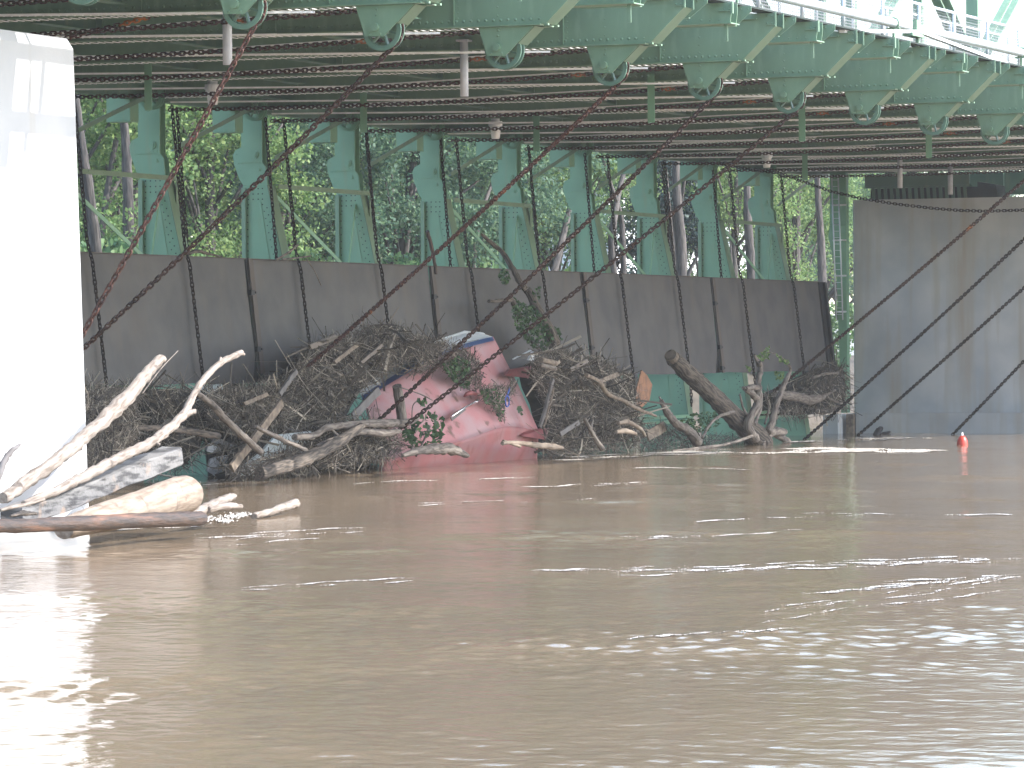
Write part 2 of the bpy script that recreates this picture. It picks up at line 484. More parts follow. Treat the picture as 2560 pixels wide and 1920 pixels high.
def dup_part(o, dx):
    c = o.copy(); COL.objects.link(c); c.location.x += dx
    for ch in o.children:
        d = ch.copy(); COL.objects.link(d); d.parent = c
    return c
KS = list(range(-2, 16))
for k in KS:
    if k != 1: dup_part(first_b, S*(k-1))

def make_side_bracket():
    """short intermediate cantilever between two big brackets"""
    mb = MB()
    u0 = UK(1)
    for du in (2.15, 2.45):
        mb.prism_x([(22.94, ZT), (22.94, 7.66), (22.96, 7.50), (V_FAR, 7.50), (V_FAR, ZT)], u0+du, u0+du+.016)
    mb.box(u0+2.09, u0+2.53, 22.93, V_FAR, 7.478, 7.497)
    mb.box(u0+2.10, u0+2.148, 22.90, 22.935, 7.64, ZT+.01)
    mb.box(u0+2.10, u0+2.145, 22.96, 23.14, ZT-.14, ZT-.125)
    for y in (23.15, 23.3, 23.45, 23.7): mb.rivet((u0+2.15, y, 7.55), (-1,0,0), .016)
    for y in (22.98, 23.06): mb.rivet((u0+2.15, y, 7.72), (-1,0,0), .015)
    for du, top, bot in ((1.02, (23.18, 22.96), (23.62, 23.24)), (2.98, (23.1, 22.88), (23.5, 23.12))):
        mb.prism_x([(bot[0]+.6, ZT), (top[1], ZT), (top[1], ZT-.09), (bot[1], 7.52), (bot[0]+.6, 7.52)], u0+du, u0+du+.016)
        for y, z in ((top[1]+.05, ZT-.05), (top[1]+.17, ZT-.05), (bot[1]+.06, 7.57), (bot[1]+.2, 7.57)): mb.rivet((u0+du, y, z), (-1,0,0), .015)
        mb.box(u0+du-.04, u0+du+.04, bot[1]+.02, bot[0]+.6, 7.497, 7.514)
    o = part(mb, 'side_bracket', GREEN, bridge)
    mb = MB()
    mb.box(u0+2.2, u0+2.215, 23.02, 23.085, 7.2, 7.476)
    mb.build('hanging_stub', GREEN, o)
    return o
first_s = make_side_bracket()
for k in KS:
    if k != 1: dup_part(first_s, S*(k-1))

# lateral bracing in the plane of the bottom flanges, stringers and deck
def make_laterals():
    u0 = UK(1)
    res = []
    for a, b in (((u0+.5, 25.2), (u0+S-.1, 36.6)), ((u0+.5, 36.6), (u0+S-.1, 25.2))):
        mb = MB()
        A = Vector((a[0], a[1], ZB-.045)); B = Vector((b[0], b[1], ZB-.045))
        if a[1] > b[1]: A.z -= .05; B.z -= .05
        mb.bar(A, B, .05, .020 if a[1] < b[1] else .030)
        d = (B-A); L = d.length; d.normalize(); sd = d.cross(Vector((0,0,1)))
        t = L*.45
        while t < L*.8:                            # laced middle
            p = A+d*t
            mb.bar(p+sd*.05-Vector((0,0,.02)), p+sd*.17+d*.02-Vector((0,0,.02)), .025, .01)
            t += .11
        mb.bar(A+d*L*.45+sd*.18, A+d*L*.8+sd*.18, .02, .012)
        res.append(part(mb, 'lateral_brace', PALE, bridge))  # sunlit edge of the brace put into its pale colour
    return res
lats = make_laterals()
for k in KS[:-1]:
    if k != 1:
        for l in lats: dup_part(l, S*(k-1))
def make_stringers():
    u0 = UK(1)
    res = []
    for y in (25.6, 28.2, 30.9, 33.6, 36.0):
        mb = MB()
        mb.box(u0+.45, u0+2.08, y, y+.02, 7.2, ZT-.1)
        mb.box(u0+2.55, u0+S-.08, y, y+.02, 7.2, ZT-.1)
        mb.box(u0+.45, u0+2.08, y-.09, y+.11, 7.18, 7.2)
        mb.box(u0+2.55, u0+S-.08, y-.09, y+.11, 7.18, 7.2)
        res.append(part(mb, 'stringer', GREEN_OLD_SHADE, bridge))
    return res
strg = make_stringers()
for k in KS[:-1]:
    if k != 1:
        for s_ in strg: dup_part(s_, S*(k-1))
U_A, U_B = UK(-2)-1, UK(15)+1
mb = MB()
mb.box(U_A, U_B, 24.85, V_FAR+.2, ZT+.012, ZT+.10)
mb.box(U_A, U_B, 23.05, 23.35, ZT+.012, ZT+.04)
part(mb, 'deck', DECKM, bridge)
mb = MB()
for k in KS:
    for du in (1.03, 2.3, 3.3):
        mb.box(UK(k)+du, UK(k)+du+.11, 23.36, 24.24, ZT+.02, ZT+.05)
part(mb, 'walkway_bearer', GREEN, bridge)
# far edge girder seen between the uprights
mb = MB()
mb.box(U_A, U_B, 36.62, 36.64, 6.98, ZT-.02)
mb.box(U_A, U_B, 36.55, 36.72, 6.95, 6.975)
for x in np.arange(62, 118, .16): mb.rivet((x, 36.62, 7.03), (0,-1,0), .016)
part(mb, 'edge_girder', GREEN_OLD_SHADE, bridge)
# boxes and idler wheels hanging under the far edge
def far_set(i):
    u = UU(i)
    mb = MB()
    mb.prism_x([(37.06, 7.0), (37.06, 6.53), (36.58, 6.53), (36.58, 7.0)], u-1.22, u-.86)
    for y in (36.65, 36.72, 36.79, 36.93): mb.rivet((u-1.22, y, 6.56), (-1,0,0), .014)
    for x in (.98, 1.05, 1.12): mb.rivet((u-x, 36.58, 6.56), (0,-1,0), .014)
    a = part(mb, 'sheave_box', GREEN_UP, bridge)
    mb = MB()
    c = Vector((u-.42, 36.52, 7.02)); n = 24
    for x0, x1, ro, ri in ((-.06, -.04, .24, .17), (.04, .06, .24, .17), (-.04, .04, .2, .18)):
        vs = []; fs = []
        for q in range(n):
            t = 2*math.pi*q/n; cy, cz = math.cos(t), math.sin(t)
            vs += [(c.x+x0, c.y+ro*cy, c.z+ro*cz), (c.x+x1, c.y+ro*cy, c.z+ro*cz), (c.x+x1, c.y+ri*cy, c.z+ri*cz), (c.x+x0, c.y+ri*cy, c.z+ri*cz)]
        for q in range(n):
            j = (q+1) % n
            for w in range(4): fs.append((q*4+w, q*4+(w+1)%4, j*4+(w+1)%4, j*4+w))
        mb.add(vs, fs)
    for q in range(6):
        t = q*math.pi/3; d = Vector((0, math.cos(t), math.sin(t)))
        mb.bar(c+d*.03, c+d*.18, .04, .02)
    mb.tube([(c.x-.08, c.y, c.z), (c.x+.08, c.y, c.z)], .05, 10, False)
    b = part(mb, 'idler_wheel', GREEN_UP, bridge)
    return a, b
fa, fb2 = far_set(0)
for i in range(-4, 9):
    if i != 0:
        dup_part(fa, S*i); dup_part(fb2, S*i)
mb = MB()
mb.box(117.6, 117.63, 14.5, 35.2, 6.42, 7.04); mb.box(117.45, 117.75, 14.5, 35.2, 6.40, 6.418)
for y in np.arange(15, 35, 1.4): mb.box(117.5, 117.598, y, y+.014, 6.42, 7.03)
part(mb, 'pier_girder', GREEN_OLD_SHADE, bridge)
# main trusses above the deck
mb = MB()
def chord(y, z, w, h): mb.bar((U_A, y, z), (U_B, y, z), w, h)
chord(26.0, 8.12, .3, .36); chord(26.0, 13.4, .34, .38); chord(35.2, 8.12, .3, .36); chord(35.2, 13.4, .34, .38)
part(mb, 'truss_chord', GREEN, bridge)
for y in (26.0, 35.2):
    for q in range(-1, 9):
        x = UK(2*q)+.2
        mb = MB(); mb.bar((x, y, 8.3), (x, y, 13.2), .26, .24, (1,0,0)); part(mb, 'truss_vertical', GREEN, bridge)
        mb = MB()
        for dy in (-.1, .1):
            mb.bar((x+.1, y+dy, 8.3), (x+S*2-.1, y+dy, 13.2), .05, .16, (0,1,0)) if q % 2 else mb.bar((x+.1, y+dy, 13.2), (x+S*2-.1, y+dy, 8.3), .05, .16, (0,1,0))
        part(mb, 'truss_diagonal', GREEN, bridge)
for q in range(-1, 9):
    x = UK(2*q)+.2
    mb = MB(); mb.bar((x, 26.0, 13.4), (x, 35.2, 13.4), .2, .25); mb.bar((x, 26.0, 13.4), (x+S*2, 35.2, 13.4), .1, .1)
    part(mb, 'top_strut', GREEN, bridge)
# hanging posts under the deck, in two rows
for (px, py, grey) in ((569,162,1),(1161,241,1),(1624,307,0),(2001,354,0),(2318,395,0),(368,277,0),(906,332,0),(1338,379,0),(2009,451,0),(2250,470,1),(2376,486,1)):
    q = P(px, py, z=6.3)
    mb = MB()
    if grey:
        mb.tube([(q.x, q.y, 6.3), (q.x, q.y, 7.17)], .068, 10)
        mb.box(q.x-.1, q.x+.1, q.y-.1, q.y+.1, 7.17, 7.2)
        part(mb, 'hanging_conduit', LIGHTGREY, bridge)
    else:
        mb.box(q.x-.09, q.x+.09, q.y-.005, q.y+.005, 6.3, 7.17)
        mb.box(q.x-.09, q.x-.08, q.y-.13, q.y-.005, 6.3, 7.17)
        part(mb, 'hanging_post', GREEN_UP, bridge)

# ------------------------------------------------------------------ pipe, railing and cable tray along the near edge
mb = MB()
pts = [(x, 23.72, 8.29) for x in np.arange(U_A, U_B, 2.0)]
mb.tube(pts, .082, 14)
t = thing('large_pipe', 'long large silver pipe running along the outer edge of the walkway', 'pipe', (80, 23.72, 8.2))
part(mb, 'pipe_run', GALV, t)
mb = MB()
for k in range(1, 16, 2):
    x = UK(k)+.2
    mb.box(x-.04, x+.04, 23.6, 23.85, 8.18, 8.205); mb.box(x-.03, x+.03, 23.70, 23.74, ZT+.05, 8.18)
    mb.tube([(x, 23.72+.1*math.cos(a), 8.29+.1*math.sin(a)) for a in np.linspace(0, 2*math.pi, 13)], .015, 6)
part(mb, 'pipe_support', GREEN, t)
rail = thing('walkway_railing', 'silver tube railing with wire mesh along the walkway of the bridge', 'railing', (80, 24.0, ZT))
mb = MB(); 
for z, r in ((8.84, .03), (8.36, .024), (7.98, .024)):
    mb = MB(); mb.tube([(x, 24.0, z) for x in np.arange(U_A, U_B, 2.0)], r, 8); part(mb, 'rail', GALV, rail)
first_post = None
for n_, x in enumerate(np.arange(82.62-2.45*14, U_B, 2.45)):
    mb = MB(); mb.tube([(x, 24.0, ZT+.1), (x, 24.0, 8.86)], .034, 8); part(mb, 'rail_post', GALV, rail)
mb = MB()
for x in np.arange(60, U_B, .09): mb.box(x-.004, x+.004, 24.05, 24.055, 7.95, 8.82)
for z in np.arange(7.96, 8.83, .055): mb.box(60, U_B, 24.043, 24.05, z-.004, z+.004)
part(mb, 'wire_mesh', MESHM, rail)
mb = MB()                                          # second mesh on the far side of the walkway
rail2 = thing('inner_fence', 'inner wire mesh fence between the walkway and the green trusses', 'fence', (80, 25.4, ZT))
for x in np.arange(60, U_B, .12): mb.box(x-.005, x+.005, 25.4, 25.406, 7.95, 8.95)
for z in np.arange(7.96, 8.95, .06): mb.box(60, U_B, 25.39, 25.4, z-.005, z+.005)
part(mb, 'wire_mesh', MESHM, rail2)
mb = MB()
for x in np.arange(60, U_B, 2.3): mb.tube([(x, 25.44, ZT+.1), (x, 25.44, 9.0)], .03, 6)
mb.tube([(U_A, 25.44, 9.0), (U_B, 25.44, 9.0)], .025, 6)
part(mb, 'fence_frame', WHITEP, rail2)
mb = MB()
A, B, C = P(2105,78,v=23.2), P(2297,79,v=23.2), P(2515,160,v=23.2)
mb.bar(A, B, .10, .055); mb.bar(B, C, .10, .055)
t = thing('cable_tray', 'white metal channel bent over a green bracket at the outer edge of the walkway', 'cable tray', B)
part(mb, 'channel', WHITEP, t)
mb = MB(); mb.box(B.x-.12, B.x-.02, 23.17, 23.23, ZT, B.z-.03); mb.box(B.x-.75, B.x-.02, 23.1, 23.3, B.z-.12, B.z-.06)
mb.box(B.x-.06, B.x+.06, 23.22, 23.3, B.z+.04, B.z+.22)
part(mb, 'bracket', GREEN, t)

# ------------------------------------------------------------------ piers
def make_left_pier():
    t = thing('bridge_pier', 'sunlit pale concrete pier at the left edge with driftwood at its foot', 'pier', (49, 30, 0))
    mb = MB()
    top = [(51.50, 26.25), (51.62, 26.42), (51.62, 35.6), (44, 35.6), (44, 26.25)]
    bot = [(51.72, 26.1), (51.86, 26.3), (51.86, 35.8), (43.8, 35.8), (43.8, 26.1)]
    zs = [-3, 0.2, 2, 4, 6.16, 6.3]
    vs = []
    for z in zs:
        f = (z+3)/9.3
        for (a, b), (c, d) in zip(top, bot):
            x = c+(a-c)*f; y = d+(b-d)*f
            if z > 6.25: x += -.06 if x > 48 else .06; y += .06 if y < 30 else -.06
            vs.append((x, y, z))
    n = 5; fs = []
    for i in range(len(zs)-1):
        for k in range(n): fs.append((i*n+k, i*n+(k+1)%n, (i+1)*n+(k+1)%n, (i+1)*n+k))
    fs.append(tuple((len(zs)-1)*n+k for k in range(n)))
    mb.add(vs, fs)
    part(mb, 'pier_shaft', CONC_W, t)
    mb = MB()
    for x in (46, 49.5): mb.box(x-.5, x+.5, 27.4, 35, 6.3, 6.42); mb.box(x-.3, x+.3, 27.6, 34.8, 6.42, 7.02)
    part(mb, 'bearing', GREEN_OLD_SHADE, t)
make_left_pier()
def make_right_pier():
    t = thing('bridge_pier', 'shaded grey concrete pier with rust stains standing on a ledge at the right', 'pier', (118, 30, 0))
    mb = MB()
    poly = [(115.25, 35.36), (115.2, 35.31), (115.2, 14.0), (116.6, 12.2), (118.6, 12.2), (120, 14), (120, 35.36)]
    mb.prism_z(poly[::-1], .54, 6.26)
    part(mb, 'pier_shaft', CONC, t)
    mb = MB(); mb.box(114.55, 120.6, 13.2, 35.1, -3, .538)
    mb.prism_x([(35.95, -3), (35.85, .5), (35.45, .53), (35.35, -3)], 114.0, 120)
    part(mb, 'ledge', CONC, t)
    mb = MB(); mb.box(114.4, 114.55, 35.13, 35.33, -1, .52); part(mb, 'wooden_post', PLANK, t)
    # bearings and grille on top
    mb = MB()
    mb.box(115.5, 115.6, 32.2, 35.1, 6.62, 6.9); mb.box(115.45, 115.8, 32.2, 35.1, 6.58, 6.615); mb.box(115.45, 115.8, 32.2, 35.1, 6.9, 6.93)
    y = 32.3
    while y < 35.0:
        mb.bar((115.5, y, 6.27), (115.5, y+.02, 6.58), .03, .09, (0,1,0)); y += .17
    for y in (33.3, 33.9, 34.5): mb.box(115.6, 116.4, y, y+.06, 6.93, 7.05)
    part(mb, 'bearing_frame', GREEN_OLD_SHADE, t)
    mb = MB(); mb.box(115.7, 116.4, 32.0, 35.0, 6.27, 6.57); mb.prism_x([(32.0, 6.27), (31.45, 6.27), (31.5, 6.6), (32.0, 6.7)], 115.6, 116.5)
    part(mb, 'bearing_shoe', DECKM, t)
make_right_pier()
# guide column and caged ladder beside the right pier
mb = MB()
mb.box(114.9, 114.93, 35.45, 35.9, 5.6, 7.0)
mb.prism_x([(35.45, 5.62), (35.45, .55), (35.62, .55), (35.72, 4.2), (35.95, 5.3), (35.9, 5.62)], 114.9, 114.93)
mb.box(114.93, 115.15, 35.45, 35.47, .55, 7.0)
for z in np.arange(.8, 6.9, .17): mb.rivet((114.9, 35.5, z), (-1,0,0), .016)
tag(mb.build('guide_column', GREEN_UP), 'narrow green steel column standing against the shaded right pier', 'column')
lad = thing('caged_ladder', 'thin silver caged ladder hanging beside the shaded right pier', 'ladder', (114.6, 36, 2))
mb = MB()
LX = 114.6
for px in (2079, 2095):
    a = P(px, 437, u=LX); b = P(px+12, 800, u=LX)
    mb.tube([a, b], .02, 6)
part(mb, 'ladder_rail', GALV, lad)
mb = MB()
for py in (440, 513, 601, 690, 780):
    mb2 = MB(); a = P(2078+(py-440)*.03, py, u=LX); b = P(2115, py-1, u=LX+.3)
    mb2.tube([a, b], .026, 6); part(mb2, 'cage_hoop', GALV, lad)
for py in range(450, 800, 16):
    mb2 = MB(); a = P(2080+(py-440)*.03, py, u=LX); b = P(2095+(py-440)*.03, py, u=LX); mb2.tube([a, b], .008, 5); part(mb2, 'ladder_rung', GALV, lad)
BOLT = simple('dark_bolt_holes', (.03,.045,.04), None)
# ------------------------------------------------------------------ upright frames that carry the gates
def upright_parts(root, u, cover=True):
    mb = MB()
    for x in (0, .24): mb.box(u+x, u+x+.016, 36.57, 37.02, 5.99, 7.04)
    mb.box(u+.016, u+.24, 36.66, 36.675, 6.0, 7.0); mb.box(u+.016, u+.24, 36.96, 36.975, 6.0, 7.0)
    for y in (36.62, 36.70, 36.77): mb.rivet((u, y, 6.03), (-1,0,0), .014)
    mb.tube([(u-.03, 36.72, 6.15), (u+.01, 36.72, 6.15)], .075, 14, False)
    mb.tube([(u-.05, 36.72, 6.15), (u-.03, 36.72, 6.15)], .045, 10, False)
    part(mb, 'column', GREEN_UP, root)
    mb = MB()
    hp = [(36.98, 6.32), (37.16, 6.24), (37.21, 6.14), (37.19, 5.98), (37.07, 5.66), (36.99, 5.55), (36.47, 5.55), (36.50, 5.9), (36.60, 6.02), (36.60, 6.32)]
    for x in (.02, .22): mb.prism_x(hp[::-1], u+x, u+x+.014)
    for y, z in ((37.13, 6.17), (37.1, 5.98), (37.02, 5.98), (37.06, 5.84), (36.98, 5.7), (36.62, 5.84), (37.0, 6.25)): mb.rivet((u+.02, y, z), (-1,0,0), .016)
    mb.tube([(u+.0, 36.66, 5.86), (u+.02, 36.66, 5.86)], .04, 10, False)
    part(mb, 'hinge_plate', GREEN_UP, root)
    mb = MB()
    mb.cur = 0
    lp = [(36.99, 5.545), (36.965, 4.05), (36.96, -1.5), (35.5, -1.5), (35.63, 0), (35.86, 1.69), (36.13, 4.05), (36.46, 5.545)]
    for x in (.0, .30): mb.prism_x(lp, u+x, u+x+.016)
    cp = [(36.79, 5.22), (36.78, 1.2), (36.2, 1.2), (36.42, 4.1), (36.60, 5.22)]
    mb.prism_x(cp, u-.012, u-.002)
    mb.cur = 1
    for z in np.arange(5.48, 5.08, -.105):
        for y in (36.93, 36.83, 36.73, 36.62, 36.53):
            mb.rivet((u, y+(.04 if int(z*20) % 2 else 0), z), (-1,0,0), .015)
    for z in np.arange(5.1, 1.0, -.14):
        e = np.interp(z, [0, 1.69, 4.05, 5.545], [35.63, 35.86, 36.13, 36.46])
        mb.rivet((u, 36.89, z), (-1,0,0), .014); mb.rivet((u-.0, e+.11, z), (-1,0,0), .015); mb.rivet((u, e+.17, z-.07), (-1,0,0), .013)
    leg = mb.build('leg', GREEN_UP, root, BOLT); leg.location = -root.location
    mb = MB()
    pts = [(u+.15, 36.452, 5.545), (u+.15, 36.122, 4.05), (u+.15, 35.852, 1.69), (u+.15, 35.62, 0), (u+.15, 35.49, -1.5)]
    for a, b in zip(pts[:-1], pts[1:]): mb.bar(a, b, .012, .36, (1,0,0))
    mb.build('front_flange', OLIVE, leg)
    mb = MB(); mb.box(u-.075, u-.002, 36.955, 36.985, .4, 5.5); mb.box(u-.085, u-.07, 36.90, 36.985, .4, 5.5)
    mb.build('rear_angle', GREEN, leg)
def make_frame(i):
    us = [UU(i), UU(i+1)]
    root = thing('gate_trestle', 'x', 'gate trestle', (us[0]+S/2, 36.6, 0), 'upright frames behind the steel gates')
    for u in us: upright_parts(root, u)
    mb = MB()
    mb.bar((us[0]+.3, 36.36, 5.525), (us[1]+.32, 36.36, 5.525), .012, .09); mb.bar((us[0]+.3, 36.41, 5.565), (us[1]+.32, 36.41, 5.565), .10, .01)
    mb.box(us[1]+.2, us[1]+.33, 36.33, 36.348, 5.05, 5.48)
    for x in np.arange(us[0]+.6, us[1], .6): mb.rivet((x, 36.354, 5.53), (0,-1,0), .014)
    part(mb, 'strut', OLIVE, root)
    mb = MB()
    mb.bar((us[0]+.3, 36.5, 5.42), (us[1]-.1, 36.35, 3.6), .02, .08)
    part(mb, 'brace', GREEN_UP, root)
    mb = MB()
    mb.bar((us[1]-.02, 36.56, 5.3), (us[1]-.85, 36.44, 3.5), .02, .08)
    part(mb, 'brace', GREEN_UP, root)
    mb = MB()
    for z in (.62, .50): mb.box(us[0]+.3, us[1], 35.62, 35.72, z, z+.075)
    part(mb, 'sill_beam', GREEN_UP, root)
    return root
f0 = make_frame(-1)
flab = ['green riveted upright frame nearest the sunlit pier, carrying the gates',
        'green riveted upright frame, second from the sunlit pier, carrying the gates',
        'green riveted upright frame in the middle of the five behind the gates',
        'green riveted upright frame, second from the ladder, carrying the gates',
        'green riveted upright frame nearest the silver ladder, carrying the gates']
f0['label'] = flab[0]
for n_ in range(1, 5):
    dup(f0, (f0.location.x+2*S*n_, f0.location.y, 0), flab[n_])
mb = MB()
for i in range(-2, 9):
    u = UU(i)
    mb2 = MB()
    mb2.bar((u+.27, 36.42, 6.08), (u+S-.55, 36.42, 7.08), .012, .085); mb2.bar((u+.27, 36.45, 6.04), (u+S-.55, 36.45, 7.04), .07, .01)
    part(mb2, 'knee_brace', GREEN_OLD_SHADE, bridge)

# ------------------------------------------------------------------ gates
GU = 77.782
def make_gate(n_, label, cut=False):
    u0, u1 = GU+9.144*(n_-1), GU+9.144*n_
    t = thing('sluice_gate', label, 'gate', ((u0+u1)/2, 35.9, 1.69), 'steel gate panels across the dam')
    nx, nz = 44, 14
    mb = MB(); vs = []; fs = []
    rnd = np.random.default_rng(40+n_)
    ph = rnd.uniform(0, 6, 8)
    for side in (0, 1):
        for j in range(nz+1):
            for i in range(nx+1):
                a = i/nx; b = j/nz
                x = u0+.05+(u1-u0-.10)*a
                z = 1.69+2.36*b
                y = 35.74+.26*b
                w = .014*math.sin(a*9+ph[0])*math.sin(b*5+ph[1])+.008*math.sin(a*23+ph[2])*math.sin(b*3+ph[3])
                w += .10*max(0, (a-.97)/.03)*max(0, (.22-b)/.22)     # bent lower corner
                z += -.0 if b > 0 else .01*math.sin(a*14+ph[4])
                vs.append((x, y+w+(.03 if side else 0), z))
    n1 = (nx+1)*(nz+1)
    for j in range(nz):
        for i in range(nx):
            q = j*(nx+1)+i
            fs.append((q, q+1, q+nx+2, q+nx+1)); fs.append((n1+q, n1+q+nx+1, n1+q+nx+2, n1+q+1))
    for i in range(nx):
        fs.append((i, n1+i, n1+i+1, i+1)); k = nz*(nx+1)+i; fs.append((k, k+1, n1+k+1, n1+k))
    for j in range(nz):
        k = j*(nx+1); fs.append((k, k+nx+1, n1+k+nx+1, n1+k)); k += nx; fs.append((k, n1+k, n1+k+nx+1, k+nx+1))
    mb.add(vs, fs, False)
    part(mb, 'plate', GATE, t)
    mb = MB()
    def yz(b, off): return (35.74+.26*b+off, 1.69+2.36*b)
    # edge strip to the right of each seam, with hinge knuckles
    s0, s1 = u0+.055, u0+.25
    q0, q1, q2, q3 = yz(.0, -.045), yz(1, -.045), yz(1, -.02), yz(0, -.02)
    mb.prism_x([q0, q3, q2, q1], s0, s1)
    part(mb, 'edge_strip', GATE_EDGE, t)
    mb = MB(); mb.prism_x([yz(0,.06), yz(0,.075), yz(1,.075), yz(1,.06)], u0-.12, u0+.12); part(mb, 'seam_shade_strip', BLACK, t)  # black strip added behind the seam so the open gap looks dark
    mb = MB()
    for b in (.73, .27, .05):
        y, z = yz(b, -.05)
        mb.box(u0-.06, u0+.10, y-.03, y+.03, z-.05, z+.05)
        mb.box(u0+.18, u0+.24, y-.01, y+.01, z-.02, z+.02); mb.box(u0+.16, u0+.22, y-.012, y+.012, z-.3, z-.28)
    part(mb, 'hinge', BLACK, t)
    mb = MB()
    y, z = yz(1, 0)
    mb.box(u0+.035, u1-.035, y-.05, y+.09, z+.002, z+.016)
    part(mb, 'top_rim', GATE_EDGE, t)
    mb = MB()
    for b in (.15, .5, .85):
        y, z = yz(b, .04)
        mb.box(u0+.1, u1-.1, y, y+.10, z-.05, z+.05)
    part(mb, 'rib', GREEN_OLD_SHADE, t)
    if n_ == 4:
        mb = MB()
        q0, q1, q2, q3 = yz(.0, -.13), yz(1.0, -.13), yz(1, .05), yz(0, .05)
        mb.prism_x([q0, q3, q2, q1], u1+.0, u1+.03); mb.prism_x([yz(0,-.05), yz(0,.0), yz(1,.0), yz(1,-.05)], u1-.28, u1-.0)
        mb.prism_x([yz(0,-.15), yz(0,-.13), yz(1,-.13), yz(1,-.15)], u1-.1, u1+.05)
        part(mb, 'end_channel', BLACK, t)
        mb = MB(); mb.prism_x([yz(0,.02), yz(0,.2), yz(1,.2), yz(1,.02)], u1+.12, u1+.35); part(mb, 'seal_strip', GATE_EDGE, t)
    return t
for n_, lb in enumerate(('brown steel gate panel partly hidden behind the sunlit pier', 'brown steel gate panel with a heap of twigs against its lower half',
        'brown steel gate panel behind the overturned pink boat hull', 'brown steel gate panel above the leaning tree trunk',
        'brown steel gate panel with a darker lower half, nearest the shaded pier')):
    make_gate(n_, lb)

# ------------------------------------------------------------------ chains
def link_template(L=.067, W=.0425, r=.0135, m=10, k=5):
    ctr = []
    st = L-W
    for i in range(m):
        a = 2*math.pi*i/m
        ctr.append((math.copysign(st, math.cos(a)) if abs(math.cos(a)) > 1e-6 else 0, math.cos(a), math.sin(a)))
    vs = []
    for off, ca, sa in ctr:
        c = np.array([off+(W-r)*ca, (W-r)*sa, 0])
        d = np.array([ca, sa, 0])
        for q in range(k):
            t = 2*math.pi*q/k
            vs.append(c+d*r*math.cos(t)+np.array([0, 0, 1])*r*math.sin(t))
    fs = []
    for i in range(m):
        for q in range(k):
            fs.append((i*k+q, ((i+1)%m)*k+q, ((i+1)%m)*k+(q+1)%k, i*k+(q+1)%k))
    return np.array(vs), np.array(fs)
LV, LF = link_template()
def chain_obj(name, path, mat, normal=(1,0,0), pitch=.078, scale=1.0, parent=None, jitter=.06):
    pts = np.array([tuple(p) for p in path], float)
    seg = np.linalg.norm(np.diff(pts, axis=0), axis=1); s = np.concatenate([[0], np.cumsum(seg)])
    n = max(2, int(s[-1]/(pitch*scale)))
    t = (np.arange(n)+.5)*s[-1]/n
    C = np.stack([np.interp(t, s, pts[:, i]) for i in range(3)], -1)
    T = np.gradient(C, axis=0); T /= np.linalg.norm(T, axis=1)[:, None]
    N = np.array(normal, float)[None, :]*np.ones((n, 1))
    N = N - T*(T*N).sum(1)[:, None]; N /= np.linalg.norm(N, axis=1)[:, None]
    B = np.cross(N, T)
    ang = np.where(np.arange(n) % 2 == 0, 0, math.pi/2)+RNG.normal(0, jitter*2, n)+.12
    ca, sa = np.cos(ang)[:, None], np.sin(ang)[:, None]
    B2 = B*ca+N*sa; N2 = N*ca-B*sa
    V = C[:, None, :]+scale*(T[:, None, :]*LV[None, :, 0:1]+B2[:, None, :]*LV[None, :, 1:2]+N2[:, None, :]*LV[None, :, 2:3])
    m = len(LV)
    F = LF[None]+(np.arange(n)*m)[:, None, None]
    return np_obj(name, V.reshape(-1, 3), F.reshape(-1, LF.shape[1]), mat, parent)
def sag(a, b, s, n=24):
    a = Vector(a); b = Vector(b)
    return [a.lerp(b, i/n)-Vector((0, 0, s*4*(i/n)*(1-i/n))) for i in range(n+1)]
def wheel_wrap(u):
    c = (24.28, 6.70); r = .27
    return [(u+.175, c[0]+r*math.cos(a), c[1]+r*math.sin(a)) for a in np.linspace(math.pi/2, math.pi*1.32, 9)]
slants = [(1, Vector((UK(1)+.175, 28.5, -.3)), RUST, 'reddish slanting chain from the sheave at the top, closest to the sunlit pier'),
          (2, P(150, 925, v=30.5), MIDCHAIN, 'brown slanting chain running down behind the sunlit pier, next to the reddish one'),
          (4, P(770, 915, v=33.4), RUST, 'rusty slanting chain ending in the twig heap left of the pink boat'),
          (5, P(905, 1090, v=33.6), MIDCHAIN, 'brown slanting chain crossing the white and blue edge of the pink boat'),
          (6, P(985, 1085, v=33.0), MIDCHAIN, 'brown slanting chain crossing the middle of the pink boat bottom'),
          (10, P(1935, 978, v=34.3), MIDCHAIN, 'slanting chain ending in the driftwood between gates and shaded pier'),
          (11, P(2010, 1100, v=34.2), DARKCHAIN, 'slanting chain entering the water at the left end of the concrete ledge'),
          (12, P(2136, 1096, u=112.0), DARKCHAIN, 'slanting chain across the middle of the shaded pier down to the water'),
          (13, P(2380, 1088, u=113.6), DARKCHAIN, 'slanting chain crossing the lower right corner of the shaded pier')]
for k, end, m, lb in slants:
    w = wheel_wrap(UK(k))
    path = w+sag(w[-1], end, .06)[1:]
    tag(chain_obj('slanting_chain', path, m, scale=1.14), lb, 'chain', 'slanting chains hanging from the near sheaves')
for k in (3, 7, 8, 9):
    pass
